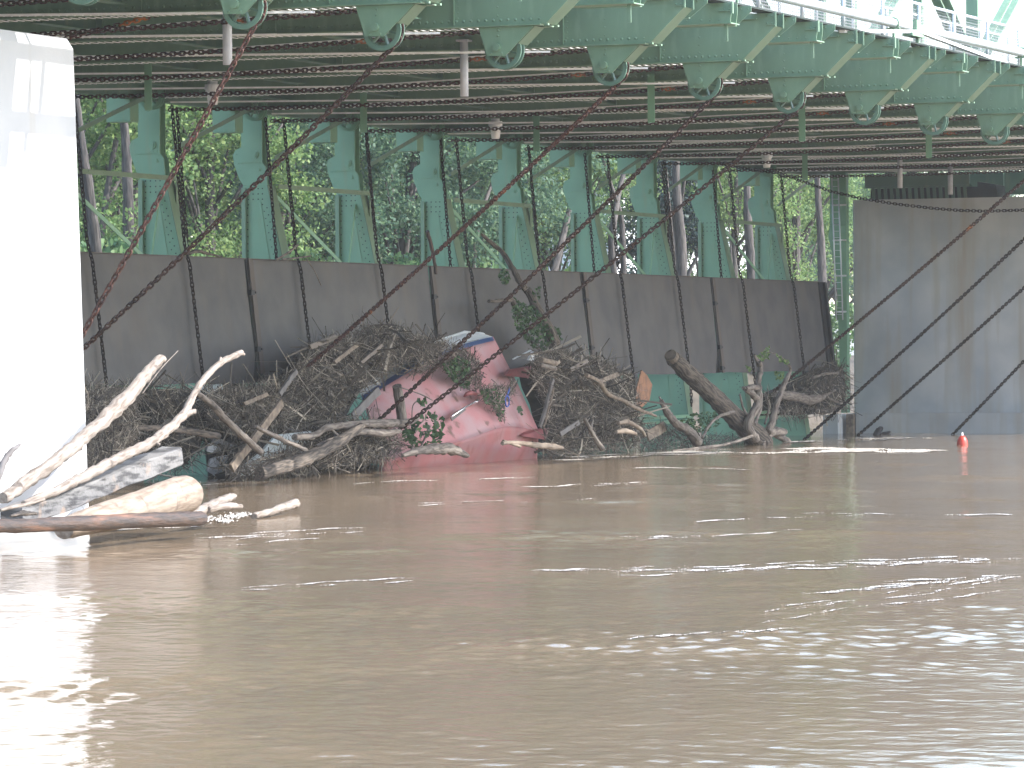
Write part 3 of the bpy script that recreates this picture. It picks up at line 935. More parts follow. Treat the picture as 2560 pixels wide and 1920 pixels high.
# level runs under the deck
p0 = [(0, 24.27+.27*math.cos(a), 6.735+.27*math.sin(a)) for a in np.linspace(math.pi*.5, math.pi*.45, 2)]
base = [(0, 24.3, 7.0)]+sag((0, 24.4, 7.0), (-.25, 36.3, 6.79), .10)[1:]
run = chain_obj('level_chain', base, MIDCHAIN)
run.location = (UK(1)+.175, 0, 0)
def runlabel(k):
    if k == 1: return 'level chain running under the deck to the sheave nearest the sunlit pier'
    if k <= 9: return f'level chain under the deck, reaching the {ORD[k-1]} sheave from the sunlit pier'
    return f'level chain under the far deck, {ORD[k-10]} beyond the last sheave in view'
tag(run, runlabel(1), 'chain', 'level chains under the deck')
for k in range(2, 15):
    dup(run, (UK(k)+.175, 0, 0), runlabel(k))
tag(chain_obj('level_chain', sag(P(140, 101, u=57.6), P(520, -4, u=57.6), .03), RUST), 'rusty chain slanting up to the left part of the deck above the sunlit pier', 'chain', 'level chains under the deck')
cat_pts = [P(x, y, u=106.8) for x, y in ((1800,408),(1829,416),(1889,425),(1955,434),(1995,449),(2076,478),(2147,495),(2240,510),(2335,521),(2400,526),(2464,528),(2560,525),(2700,508))]
tag(chain_obj('loose_chain', cat_pts, DARKCHAIN), 'loose dark chain sagging in a curve in front of the shaded pier', 'chain')
# chains hanging over the gates
gc = chain_obj('hanging_chain', [(0, 36.2, 6.85), (0, 35.96, 4.25), (0, 35.86, 3.9), (0, 35.56, 1.4), (0, 35.55, .9)], DARKCHAIN)
gu = [71.04, 75.03, 80.05, 84.11, 89.03, 93.32, 98.44, 102.45, 107.4, 111.59]
for n_, u in enumerate(gu):
    lb = f'dark chain hanging down over the face of the gates, {ORD[n_]} from the sunlit pier'
    if n_ == 0:
        gc.location = (u, 0, 0); tag(gc, lb, 'chain', 'dark chains hanging over the gates')
    else: dup(gc, (u, 0, 0), lb)
gb = chain_obj('hanging_chain', [(0, 36.45, 6.85), (0, 36.2, 3.6)], DARKCHAIN, scale=.95)
gu2 = [70.75, 75.75, 79.75, 84.75, 88.75, 94.0, 97.6, 103.0, 106.8]
for n_, u in enumerate(gu2):
    lb = f'dark chain dropping behind the top edge of the gates, {ORD[n_]} from the sunlit pier'
    if n_ == 0:
        gb.location = (u, 0, 0); tag(gb, lb, 'chain', 'dark chains dropping behind the gates')
    else: dup(gb, (u, 0, 0), lb)

# ------------------------------------------------------------------ lamps under the deck
def make_lamp():
    t = thing('deck_lamp', 'x', 'lamp', (0,0,0), 'white lamps under the deck')
    mb = MB()
    mb.tube([(0,0,.36),(0,0,.42)], .09, 10); mb.tube([(0,0,.27),(0,0,.36)], [.145,.14], 16, False); mb.tube([(0,0,.225),(0,0,.275)], .128, 16, False)
    mb.build('lamp_cap', WHITEP, t)
    mb = MB(); mb.tube([(0,0,0),(0,0,.01),(0,0,.12),(0,0,.235)], [.075,.085,.1,.112], 16)
    mb.build('lamp_glass', GLASSW, t)
    return t
lp = [(532,262,'white lamp under the deck beside the chain near the sunlit pier'), (1239,347,'white lamp hanging under the deck in the middle of the span'),
      (1917,419,'white lamp under the deck above the last uprights before the ladder'), (2444,478,'white lamp under the deck above the shaded pier')]
lm = make_lamp()
for n_, (x, y, lb) in enumerate(lp):
    q = P(x, y, z=6.66)
    if n_ == 0: lm.location = q; lm['label'] = lb
    else: dup(lm, q, lb)
# ------------------------------------------------------------------ driftwood helpers
CAMP = Vector((0, 0, H)); FWV = Vector(FW)
def depth(p): return (p-CAMP).dot(FWV)
def smooth_path(ctrl, sub=5, jit=.0):
    """ctrl: list of (Vector, radius) -> Catmull-Rom path"""
    n = len(ctrl); pts = []; rad = []
    for i in range(n-1):
        p0 = ctrl[max(i-1,0)][0]; p1 = ctrl[i][0]; p2 = ctrl[i+1][0]; p3 = ctrl[min(i+2,n-1)][0]
        for s in range(sub):
            t = s/sub
            q = .5*((2*p1)+(p2-p0)*t+(2*p0-5*p1+4*p2-p3)*t*t+(3*p1-p0-3*p2+p3)*t**3)
            r = ctrl[i][1]*(1-t)+ctrl[i+1][1]*t
            if jit: q = q+Vector((random.uniform(-1,1), random.uniform(-1,1), random.uniform(-1,1)))*r*jit
            pts.append(q); rad.append(r)
    pts.append(ctrl[-1][0]); rad.append(ctrl[-1][1])
    return pts, rad
def PR(c, default_v):
    x, y, r = c[0], c[1], c[2]
    v = c[3] if len(c) > 3 else default_v
    p = P(x, y, v=v)
    return p, r*depth(p)/FPX
def limb(mb, ctrl, v, n=11, lump=.13, sub=6, jit=.14):
    pts, rad = smooth_path([PR(c, v) for c in ctrl], sub, jit)
    mb.tube(pts, rad, n, True, lump)
def wood(name, label, cat, mat, ctrls, v, n=11, lump=.13, group=None, jit=.14, sub=7):
    """one piece of wood: one or more limbs given as (px, py, radius in photo pixels[, across])"""
    mb = MB()
    for c in ctrls: limb(mb, c, v, n, lump, sub, jit)
    return tag(mb.build(name, mat), label, cat, group)
def board(name, label, cat, mat, a, b, wpx, v, th=.04, v2=None, group=None):
    A = P(*a, v=v); B = P(*b, v=v if v2 is None else v2)
    w = wpx*depth(A)/FPX
    mb = MB(); d = (B-A)
    n = 8; prev = None
    nv = Vector((.35, -.9, .15)); sd = d.cross(nv).normalized(); nn = sd.cross(d).normalized()
    vs = []; fs = []
    for i in range(n+1):
        p = A.lerp(B, i/n); e = w/2*(1+random.uniform(-.05,.05)); k = random.uniform(-.01,.01)
        if i in (0, n): p = p+d.normalized()*random.uniform(-.04,.04)
        for s1, s2 in ((-1,-1),(1,-1),(1,1),(-1,1)): vs.append(p+sd*(e*s1)+nn*(th/2*s2+k)+ (d.normalized()*(.03*s1) if i in (0,n) else Vector()))
    for i in range(n):
        for k in range(4): fs.append((i*4+k, i*4+(k+1)%4, (i+1)*4+(k+1)%4, (i+1)*4+k))
    fs += [(3,2,1,0), (n*4, n*4+1, n*4+2, n*4+3)]
    mb.add(vs, fs)
    return tag(mb.build(name, mat), label, cat, group)
def in_poly(x, y, poly):
    c = False; n = len(poly); j = n-1
    for i in range(n):
        xi, yi = poly[i]; xj, yj = poly[j]
        if (yi > y) != (yj > y) and x < (xj-xi)*(y-yi)/(yj-yi)+xi: c = not c
        j = i
    return c
def sample(poly, n):
    xs = [p[0] for p in poly]; ys = [p[1] for p in poly]; out = []
    while len(out) < n:
        x = random.uniform(min(xs), max(xs)); y = random.uniform(min(ys), max(ys))
        if in_poly(x, y, poly): out.append((x, y))
    return out
def twigs(pts, lmin, lmax, rmin, rmax, drift=None, bias=.0, curl=.25):
    """many thin bent twigs as numpy arrays; drift = preferred direction"""
    n = len(pts); seg = 3; side = 3
    C = np.array([tuple(p) for p in pts])
    D = RNG.normal(0, 1, (n, 3)); D[:, 2] *= .8
    if drift is not None: D = D*(1-bias)+np.atleast_2d(np.array(drift, float))*bias*2*RNG.choice([-1, 1], n)[:, None]
    D /= np.linalg.norm(D, axis=1)[:, None]
    L = lmin*(lmax/lmin)**(RNG.random(n)**1.6)
    Rr = rmin*(rmax/rmin)**(RNG.random(n)**2.2)
    Q = np.cross(D, RNG.normal(0, 1, (n, 3))); Q /= np.linalg.norm(Q, axis=1)[:, None]
    W = np.cross(D, Q)
    V = np.zeros((n, seg+1, side, 3))
    cur = RNG.normal(0, curl, n)
    for i in range(seg+1):
        t = i/seg-.5
        c = C+D*(L*t)[:, None]+Q*(L*cur*(t*t*2-.25))[:, None]
        r = Rr*(1-.55*i/seg)
        for k in range(side):
            a = 2*math.pi*k/side
            V[:, i, k] = c+Q*(r*math.cos(a))[:, None]+W*(r*math.sin(a))[:, None]
    F = []
    for i in range(seg):
        for k in range(side):
            F.append((i*side+k, i*side+(k+1)%side, (i+1)*side+(k+1)%side, (i+1)*side+k))
    F = np.array(F)[None]+(np.arange(n)*(seg+1)*side)[:, None, None]
    return V.reshape(-1, 3), F.reshape(-1, 4)
def heap(name, label, poly, v0, thick, n, drift=None, bias=0, lmax=.8, holes=(), edge=.0, core=True, lmin=.08, rmax=.016, big=0):
    pts = []; drs = []
    cc = sample(poly, max(4, n//170))            # matted clumps, each combed its own way
    cd = []
    for _ in cc:
        a = random.uniform(0, math.pi); q = Vector((math.cos(a)*.9, -math.cos(a)*.4, math.sin(a)))
        if drift is not None: q = q*.6+Vector(drift)*random.choice((-1, 1, 1))*.7
        cd.append(q.normalized())
    for x, y in sample(poly, n):
        if any(in_poly(x, y, h) for h in holes): continue
        q = P(x, y, v=v0+random.random()**1.5*thick)
        pts.append(q); i_ = min(range(len(cc)), key=lambda i: (cc[i][0]-x)**2+(cc[i][1]-y)**2); drs.append(tuple(cd[i_]))
    V, F = twigs(pts, lmin, lmax, .0032, rmax, drs, max(bias, .38))
    if big:
        V2, F2 = twigs([P(x, y, v=v0+random.random()*thick*.3) for x, y in sample(poly, int(big*1.5)) if not any(in_poly(x, y, h) for h in holes)], .35, 2.0, .008, .042, drift, bias*.5, .14)
        F = np.concatenate([F, F2+len(V)]); V = np.concatenate([V, V2])
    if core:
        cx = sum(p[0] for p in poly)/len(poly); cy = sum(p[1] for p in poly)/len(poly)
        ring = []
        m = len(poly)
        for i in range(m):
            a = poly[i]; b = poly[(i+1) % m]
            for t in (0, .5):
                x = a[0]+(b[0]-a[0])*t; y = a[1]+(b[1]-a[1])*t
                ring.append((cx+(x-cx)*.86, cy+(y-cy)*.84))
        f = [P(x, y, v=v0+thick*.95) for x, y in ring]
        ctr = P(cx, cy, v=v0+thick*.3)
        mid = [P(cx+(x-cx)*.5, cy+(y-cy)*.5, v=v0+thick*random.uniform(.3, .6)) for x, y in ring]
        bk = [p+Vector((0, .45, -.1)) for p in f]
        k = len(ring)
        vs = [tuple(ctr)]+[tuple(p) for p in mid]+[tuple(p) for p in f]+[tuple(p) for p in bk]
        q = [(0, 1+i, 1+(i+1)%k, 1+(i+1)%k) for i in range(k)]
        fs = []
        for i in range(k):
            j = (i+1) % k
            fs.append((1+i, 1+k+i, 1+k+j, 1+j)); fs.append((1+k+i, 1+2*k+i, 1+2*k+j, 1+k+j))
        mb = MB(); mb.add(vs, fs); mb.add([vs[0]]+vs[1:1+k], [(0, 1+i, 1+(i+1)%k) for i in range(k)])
    o = np_obj(name, V, F, STRAW, smooth=False)
    tag(o, label, 'driftwood heap', kind='stuff')
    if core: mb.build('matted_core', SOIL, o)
    return o
def leaf_mesh(pts, size, flat=.0):
    n = len(pts)
    C = np.array([tuple(p) for p in pts])
    A = RNG.normal(0, 1, (n, 3)); A[:, 2] -= .3; A /= np.linalg.norm(A, axis=1)[:, None]
    B = np.cross(A, RNG.normal(0, 1, (n, 3))); B /= np.linalg.norm(B, axis=1)[:, None]
    s = size*(.6+.8*RNG.random(n))[:, None]
    V = np.stack([C-A*s*.6, C+B*s*.38, C+A*s*.6, C-B*s*.38], 1)
    F = (np.arange(n)*4)[:, None]+np.array([0, 1, 2, 3])[None]
    return V.reshape(-1, 3), F

# ------------------------------------------------------------------ overturned boat
def make_boat():
    secs = [  # white top, stripe top, chine, bottom middle, keel crease, lower, under water
        [(1214,836,34.95),(1231,842,34.75),(1236,851,34.66),(1289,932,34.22),(1345,1078,33.80),(1342,1130,33.85),(1338,1180,34.0)],
        [(1168,831,35.12),(1166,858,34.78),(1170,868,34.66),(1222,960,34.10),(1266,1066,33.62),(1262,1125,33.72),(1258,1180,33.95)],
        [(1088,858,35.20),(1082,885,34.80),(1086,896,34.66),(1140,990,34.02),(1165,1098,33.52),(1163,1140,33.66),(1160,1190,33.9)],
        [(1003,898,35.25),(1002,928,34.85),(1006,940,34.70),(1052,1025,34.02),(1065,1126,33.50),(1063,1160,33.62),(1060,1200,33.9)],
        [(930,935,35.25),(936,968,34.90),(940,980,34.75),(968,1055,34.06),(978,1148,33.55),(976,1180,33.66),(975,1210,33.9)],
        [(900,955,35.25),(908,988,34.95),(912,1000,34.80),(940,1070,34.2),(955,1155,33.65),(953,1185,33.75),(952,1210,33.95)]]
    G = np.array([[tuple(P(x, y, v=v)) for x, y, v in s] for s in secs])
    G[:, 3] = G[:, 2]*.52+G[:, 4]*.48+np.array([0, -.035, 0])
    def fine(rows, cols0, cols1, sub=6, ns=30):
        A = G[:, cols0:cols1+1]
        si = np.linspace(0, A.shape[0]-1, ns); ci = np.linspace(0, A.shape[1]-1, (A.shape[1]-1)*sub+1)
        def cr(X, idx):
            i = np.clip(np.floor(idx).astype(int), 0, X.shape[0]-2); t = (idx-i)
            t = t.reshape(-1, *([1]*(X.ndim-1)))
            p0 = X[np.maximum(i-1, 0)]; p1 = X[i]; p2 = X[i+1]; p3 = X[np.minimum(i+2, X.shape[0]-1)]
            return .5*(2*p1+(p2-p0)*t+(2*p0-5*p1+4*p2-p3)*t**2+(3*p1-p0-3*p2+p3)*t**3)
        B = cr(A, si)
        return B
    def patch(name, c0, c1, mat, sub, root, crease=None, push=0.0):
        B = fine(None, c0, c1)                     # (ns, cols, 3)
        cols = B.shape[1]
        rows = []
        for j in range(cols-1):
            for s in range(sub): rows.append(B[:, j]*(1-s/sub)+B[:, j+1]*(s/sub))
        rows.append(B[:, -1])
        W = np.stack(rows, 1)
        if crease:                                  # round the flat panels slightly
            for j in range(W.shape[1]):
                t = j/(W.shape[1]-1); W[:, j, 1] -= crease*math.sin(math.pi*min(1, t*1.6 if t < .62 else 1))
        ns, nc = W.shape[:2]
        back = W+np.array([0.0, .05, -.01])
        V = np.concatenate([W.reshape(-1, 3), back.reshape(-1, 3)])
        n1 = ns*nc; F = []
        for i in range(ns-1):
            for j in range(nc-1):
                a = i*nc+j; F.append((a, a+1, a+nc+1, a+nc)); F.append((n1+a, n1+a+nc, n1+a+nc+1, n1+a+1))
        for i in range(ns-1):
            for j in (0, nc-1): a = i*nc+j; F.append((a, a+nc, n1+a+nc, n1+a))
        for j in range(nc-1):
            for i in (0, ns-1): a = i*nc+j; F.append((a, n1+a, n1+a+1, a+1))
        o = np_obj(name, V, np.array(F), mat, root); o.location = -root.location
        return o
    t = thing('overturned_boat', 'pink bottomed boat hull on its side in the driftwood against the gates', 'boat', P(1100, 1135, v=34.2))
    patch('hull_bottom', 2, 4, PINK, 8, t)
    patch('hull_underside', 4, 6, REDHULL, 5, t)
    patch('blue_stripe', 1, 2, HULLB, 1, t)
    patch('topside', 0, 1, HULLW, 3, t)
    # rolled deck edge behind the white side
    mb = MB(); mb.tube([tuple(Vector(G[i, 0])+Vector((0, .06, -.03))) for i in range(6)], .07, 8); part(mb, 'gunwale', HULLW, t)
    mb = MB()
    tr = [Vector(g) for g in G[0]]; bk = [p+Vector((.04, 0, 0)) for p in tr]
    far = [Vector((tr[0].x+.1, 35.5, tr[0].z-.5)), Vector((tr[-1].x+.1, 35.5, -.4))]
    loop = tr+[far[1], far[0]]
    mb.add(loop+[p+Vector((.05,.0,0)) for p in loop], [tuple(range(len(loop))), tuple(range(2*len(loop)-1, len(loop)-1, -1))]+[(i, (i+1)%len(loop), len(loop)+(i+1)%len(loop), len(loop)+i) for i in range(len(loop))])
    part(mb, 'transom', PINK, t)
    for q, v in ((((1264,939),(1273,925),(1325,916.5),(1318,945)), 33.98), (((1302,1090),(1316,1077),(1369,1071),(1360,1099)), 33.62)):
        mb = MB(); a = [P(x, y, v=v+(.12 if i in (1, 2) else 0)) for i, (x, y) in enumerate(q)]; b = [p+Vector((.03, .06, .012)) for p in a]
        mb.add(a+b, [(0,1,2,3), (7,6,5,4), (0,4,5,1), (1,5,6,2), (2,6,7,3), (3,7,4,0)])
        tb = part(mb, 'trim_tab', REDDARK, t)
        mb = MB(); mb.tube([P(q[2][0]+2, q[2][1], v=v+.1), P(q[3][0]+2, q[3][1], v=v-.02)], .018, 6); mb.build('tab_edge', PINK, tb)
    mb = MB(); mb.tube([P(1129,1041,v=33.6), P(1160,1020,v=33.66), P(1192,1002,v=33.8)], [.022,.02,.018], 8); mb.tube([P(1188,1006,v=33.76), P(1193,1001,v=33.8)], .034, 8)
    sh = part(mb, 'propeller_shaft', CHROME, t)
    mb = MB(); a = [P(1127,1043,v=33.62), P(1131,1052,v=33.62), P(1166,1024,v=33.72), P(1160,1020,v=33.72)]; b = [p+Vector((.0,.02,0)) for p in a]
    mb.add(a+b, [(0,1,2,3),(7,6,5,4),(0,4,5,1),(1,5,6,2),(2,6,7,3),(3,7,4,0)]); mb.build('strut_blade', DARKPLANK, sh)
    mb = MB(); mb.tube([P(1160,992,v=33.8), P(1166,985,v=33.75), P(1176,982,v=33.72), P(1190,985,v=33.8), P(1196,996,v=33.9)], [.02,.04,.05,.04,.02], 8); part(mb, 'recess_shade_lump', REDDARK, t)  # dark red lump stands for the shade inside a recess
    return t
make_boat()
mb = MB(); mb.tube([P(1268+8*math.cos(a)*.6, 1003+14*math.sin(a), v=33.55) for a in np.linspace(0, 2*math.pi, 15)], .016, 6); mb.tube([P(1268,990,v=33.55), P(1275,968,v=33.6)], .02, 6)
one(mb, 'shackle', BLUEP, 'small blue shackle hanging on the pink boat bottom', 'shackle')

BOATPX = [(1090,878),(1140,850),(1240,838),(1345,1080),(1330,1140),(1000,1140),(862,1040),(872,1000),(935,955),(1000,918)]
# ------------------------------------------------------------------ heaps of twigs and straw
heap('twig_heap', 'big heap of brown twigs and straw spilling over the left end of the pink boat',
     [(745,905),(770,870),(812,850),(870,835),(925,815),(985,812),(1045,838),(1100,845),(1150,862),(1172,882),(1120,880),(1075,885),(1030,895),(985,915),(940,945),(900,985),(868,1040),(845,1095),(790,1120),(735,1100),(700,1060),(690,1010),(700,950)],
     33.6, 1.4, 7500, drift=(.2,0,1), bias=.2, lmax=.75, big=150, holes=[BOATPX])
heap('twig_heap', 'low matted twigs between the timber and the leaning brown plank',
     [(520,985),(560,968),(620,962),(690,950),(720,1000),(720,1070),(700,1120),(640,1110),(600,1090),(560,1080),(520,1050)],
     33.6, 1.4, 3400, drift=(.2,0,1), bias=.25, lmax=.6, big=60)
heap('twig_heap', 'grey straw and twigs beside the sunlit pier under the first gate',
     [(168,950),(215,962),(265,960),(300,975),(330,980),(350,1050),(330,1120),(300,1180),(260,1215),(165,1225)],
     32.6, 2.0, 4200, drift=(.1,0,1), bias=.35, lmax=.7)
heap('twig_heap', 'dark tangle of sticks under the first gate behind the bleached branches',
     [(300,962),(380,955),(470,958),(530,962),(530,1060),(510,1130),(470,1180),(400,1190),(330,1150)],
     34.2, 1.2, 1500, drift=(.2,0,1), bias=.3, lmax=.9, big=60, rmax=.012)
heap('twig_heap', 'dark sodden mat of sticks under the big heap at the waterline',
     [(540,1120),(640,1090),(760,1080),(900,1050),(1010,1080),(1010,1150),(900,1175),(760,1188),(600,1205),(545,1200)],
     34.1, 1.0, 2200, drift=(.8,0,.3), bias=.3, lmax=.9, big=50)
heap('twig_heap', 'round heap of tangled brown twigs right of the pink boat',
     [(1325,905),(1345,880),(1385,868),(1440,880),(1500,893),(1545,915),(1580,945),(1600,985),(1600,1040),(1615,1085),(1590,1120),(1520,1128),(1440,1140),(1352,1140),(1360,1100),(1372,1060),(1358,1000),(1335,950)],
     33.3, 1.7, 7500, lmax=.75, big=150)
heap('twig_heap', 'twigs and sticks packed between the last gate and the shaded pier',
     [(1905,985),(1960,962),(2020,930),(2060,905),(2120,905),(2128,960),(2126,1025),(2060,1038),(1990,1045),(1930,1040)],
     34.6, .9, 1700, drift=(.6,.3,.35), bias=.45, lmax=.9, rmax=.022)
heap('twig_heap', 'wet twigs along the waterline under the fallen tree',
     [(1600,1080),(1660,1060),(1740,1085),(1850,1090),(1960,1110),(1960,1125),(1850,1128),(1700,1130),(1600,1130)],
     33.9, .8, 1300, lmax=.8, core=False)
heap('twig_heap', 'wet twigs along the waterline in front of the pink boat',
     [(560,1180),(640,1150),(720,1120),(800,1085),(860,1040),(930,1055),(985,1075),(1010,1110),(985,1148),(860,1165),(760,1178),(660,1195),(580,1205)],
     33.0, .7, 3600, drift=(.8,0,.35), bias=.3, lmax=.9)
for a_, b_, w_, v_, m_, lb_ in (((775,868),(838,842),13,33.6,GREYWOOD,'grey split board poking out of the top left of the big twig heap'),
        ((838,905),(892,862),11,33.5,PLANK,'brown split board half buried high in the big twig heap'),
        ((700,985),(742,925),15,33.5,DARKPLANK,'dark board leaning in the left flank of the big twig heap'),
        ((610,1010),(668,985),10,33.5,PLANK,'short brown board in the low matted twigs'),
        ((905,905),(955,862),9,33.5,GREYWOOD,'slim grey board on the upper face of the big twig heap'),
        ((1425,925),(1470,900),10,33.2,GREYWOOD,'slim grey board on the upper face of the right twig heap'),
        ((1495,955),(1545,935),11,33.2,PLANK,'pale brown board low on the far side of the right twig heap'),
        ((1400,1085),(1448,1055),12,33.1,DARKPLANK,'dark board near the waterline of the right twig heap')):
    board('buried_board', lb_, 'board', m_, a_, b_, w_, v_, .035)
heap('straw_drape', 'straw and grass draped over the blue edge of the pink boat',
     [(1085,862),(1140,862),(1180,880),(1200,905),(1205,950),(1190,985),(1165,972),(1140,940),(1110,915),(1060,930),(1020,940),(1040,905)],
     34.0, .35, 1500, drift=(.1,-.1,1), bias=.35, core=False, lmax=.5)
heap('straw_drape', 'thin straw hanging down the middle of the pink boat',
     [(1195,965),(1235,960),(1265,965),(1285,945),(1290,985),(1262,1000),(1262,1060),(1245,1045),(1230,1010),(1205,1000)],
     33.55, .25, 520, drift=(0,0,1), bias=.45, core=False, lmax=.4)
heap('straw_tuft', 'dry straw and bark scraps lying on the pale cut log by the sunlit pier',
     [(215,1290),(260,1272),(300,1262),(345,1268),(380,1285),(360,1298),(250,1302)], 25.0, .25, 420, core=False, lmax=.35)
for q in range(1): pass
V, F = leaf_mesh([P(x, y, v=33.9+random.random()*.25) for x, y in sample([(1105,905),(1150,890),(1175,905),(1180,950),(1165,975),(1140,960),(1115,930)], 420)], .075)
tag(np_obj('grass_tuft', V, F, IVY), 'dark green grass tuft hanging over the pink boat', 'grass', kind='stuff')
V, F = leaf_mesh([P(x, y, v=33.5+random.random()*.25) for x, y in sample([(1200,975),(1240,970),(1262,990),(1260,1030),(1250,1060),(1236,1020),(1210,1005)], 300)], .06)
tag(np_obj('grass_tuft', V, F, IVY), 'dark green grass tuft on the keel of the pink boat', 'grass', kind='stuff')
def vine(label, stems, poly, v, n, size, mat):
    mb = MB()
    for s in stems: limb(mb, s, v, 6, .05, 4, .1)
    o = mb.build('vine', GREYWOOD); tag(o, label, 'vine')
    V, F = leaf_mesh([P(x, y, v=v+random.uniform(-.15, .2)) for x, y in sample(poly, n)], size)
    np_obj('foliage', V, F, mat, o)
vine('broad leaved green vine lying against the lower left of the pink boat', [[(1040,1140,3),(1060,1100,3),(1075,1065,2.5)], [(1030,1130,2),(1035,1080,2),(1060,1050,2)]],
     [(1020,1060),(1045,1040),(1080,1030),(1108,1040),(1112,1075),(1105,1105),(1080,1110),(1050,1120),(1015,1125),(1005,1090)], 33.1, 150, .12, IVY)
vine('small sprig of green leaves on the left part of the pink boat', [[(1030,1045,1.5),(1032,1015,1.5),(1045,1000,1.5)], [(1000,968,1.5),(1050,985,1.6),(1080,1000,1.4)]],
     [(1043,998),(1066,995),(1070,1008),(1052,1014)], 33.35, 26, .10, IVY)
vine('tiny leaf pair stuck on the right end of the pink boat', [[(1293,1020,1),(1302,1035,1)]], [(1290,1012),(1300,1016),(1306,1035),(1298,1035)], 33.55, 8, .09, LEAF_D)

# ------------------------------------------------------------------ dead trunk with ivy in front of the gates
mb = MB()
limb(mb, [(1395,885,17,34.6),(1378,835,15,34.7),(1352,790,13,34.9),(1330,745,11,35.1),(1316,722,10,35.2)], 35, 10, .1)
limb(mb, [(1318,728,8,35.15),(1300,705,7.5,35.3),(1275,660,7,35.5),(1255,630,6,35.7),(1215,595,5,35.9),(1203,585,3,35.9)], 35.5, 8, .1)
limb(mb, [(1300,800,9,34.9),(1285,760,7,35.0),(1278,750,6,35.0),(1250,752,5,35.0),(1222,753,4.5,35.0)], 35, 8, .1)
limb(mb, [(1335,865,3,34.8),(1320,830,3,34.8),(1312,800,3,34.9)], 35, 6, .05)
iv = tag(mb.build('dead_trunk', BARK), 'broken dead trunk wrapped in ivy leaning on the middle gate', 'tree trunk')
mb = MB()
for _ in range(14):
    p = P(1312+random.uniform(-8,8), 718+random.uniform(-5,7), v=35.1); mb.tube([P(1312,726,v=35.15), p], [.02,.006], 4)
mb.build('splintered_break', LOGPALE, iv)
ip = [P(x, y, v=34.75+random.uniform(-.15, .3)+(.35 if y < 760 else 0)) for x, y in sample([(1285,745),(1312,760),(1335,765),(1365,800),(1375,830),(1395,860),(1375,885),(1340,872),(1310,850),(1290,815),(1280,780)], 900)+sample([(1370,820),(1395,815),(1405,850),(1385,865)], 130)+sample([(1250,672),(1268,668),(1275,700),(1262,715),(1248,695)], 90)+sample([(1325,735),(1350,715),(1352,745),(1335,760)], 50)]
V, F = leaf_mesh(ip, .075)
np_obj('ivy', V, F, IVY, iv)
one_ = wood('stick', 'bare brown stick standing up in front of the third upright leg', 'stick', WETWOOD, [[(1090,685,4),(1082,630,4.5),(1068,578,5)]], 35.6)
wood('stick', 'dead branch lying on the top rim of the second gate', 'stick', GREYWOOD, [[(690,650,3),(720,632,3),(745,612,2.4)], [(705,648,2),(740,645,2.2),(776,640,1.8)], [(766,648,1.6),(785,675,1.5),(803,714,1.2)]], 35.75)
wood('stick', 'small matted branch lying on the top rim of the first gate', 'stick', BARK, [[(470,636,4),(490,628,5),(520,634,3),(555,642,2)]], 35.95)

# ------------------------------------------------------------------ logs, planks and branches in the pile
board('leaning_plank', 'long brown plank leaning steeply out of the water left of the boat', 'plank', PLANK, (707,1003), (578,1172), 24, 33.0, .05)
wood('pole', 'bare grey pole crossing over the leaning brown plank', 'pole', GREYWOOD, [[(490,980,5),(530,1012,9),(565,1050,9),(610,1092,9),(652,1130,9)]], 32.7, jit=.05)
wood('stick', 'thin grey stick in front of the leaning plank', 'stick', GREYWOOD, [[(638,1066,5),(690,1092,6),(730,1110,6),(768,1126,5)]], 32.6)
wood('pole', 'long brown pole lying level behind the white branches', 'pole', BARK, [[(300,1072,7),(370,1070,8),(450,1076,8),(545,1090,9)]], 33.2, jit=.04)
wood('log', 'thick dark log slanting up out of the water left of the boat', 'log', BARK, [[(650,1185,16),(735,1158,18),(800,1130,17),(860,1095,14),(905,1065,9)]], 32.6)
wood('root_log', 'twisted pale root log in front of the boat', 'log', GREYWOOD, [[(735,1092,8),(785,1088,8),(820,1068,9),(880,1062,9),(940,1058,11),(1010,1058,10),(1045,1045,5)], [(790,1120,7),(840,1098,8),(900,1080,8),(960,1082,10),(1000,1078,6)], [(820,1065,3),(848,1092,4)]], 32.8)
wood('fence_post', 'stout brown post standing against the left part of the pink boat', 'post', GREYWOOD, [[(992,965,12),(1000,1010,13),(1006,1055,13)]], 33.5, jit=.03, lump=.03)
board('grey_board', 'dark grey board leaning on the left end of the pink boat', 'board', DARKPLANK, (948,975), (884,1040), 22, 33.4, .04)
board('grey_board', 'grey plank standing upright just right of the pink boat', 'board', DARKPLANK, (1384,945), (1350,1070), 20, 33.2, .04)
board('pale_batten', 'thin pale batten beside the upright grey plank', 'batten', PLANK, (1386,968), (1360,1065), 6, 33.1, .03)
wood('log_piece', 'short sawn log piece on top of the right twig heap', 'log', PLANK, [[(1352,900,7),(1390,908,7)]], 33.3, jit=.02, lump=.03)
wood('log_piece', 'split log piece just below the sawn one on the right heap', 'log', GREYWOOD, [[(1348,912,6),(1388,922,6)]], 33.25, jit=.02, lump=.05)
wood('branch', 'bare yellowish branch lying across the right twig heap', 'branch', PLANK, [[(1465,937,5),(1500,958,6.5),(1520,985,5.5),(1555,1000,5),(1590,1020,5),(1640,1040,3)]], 33.0)
wood('branch', 'grey forked branch sloping down in the right twig heap', 'branch', GREYWOOD, [[(1460,1045,4),(1476,1075,6),(1490,1100,6),(1505,1122,7)], [(1476,1075,3),(1482,1050,3)]], 33.0)
mb = MB(); q = [(1604,925),(1618,938),(1631,962),(1624,1000),(1606,1018),(1592,1010),(1590,980)]
a = [P(x, y, v=33.7+(.1 if x > 1610 else 0)) for x, y in q]; b = [p+Vector((.02,.03,0)) for p in a]; m_ = len(q)
mb.add(a+b, [tuple(range(m_)), tuple(range(2*m_-1, m_-1, -1))]+[(i, (i+1)%m_, m_+(i+1)%m_, m_+i) for i in range(m_)])
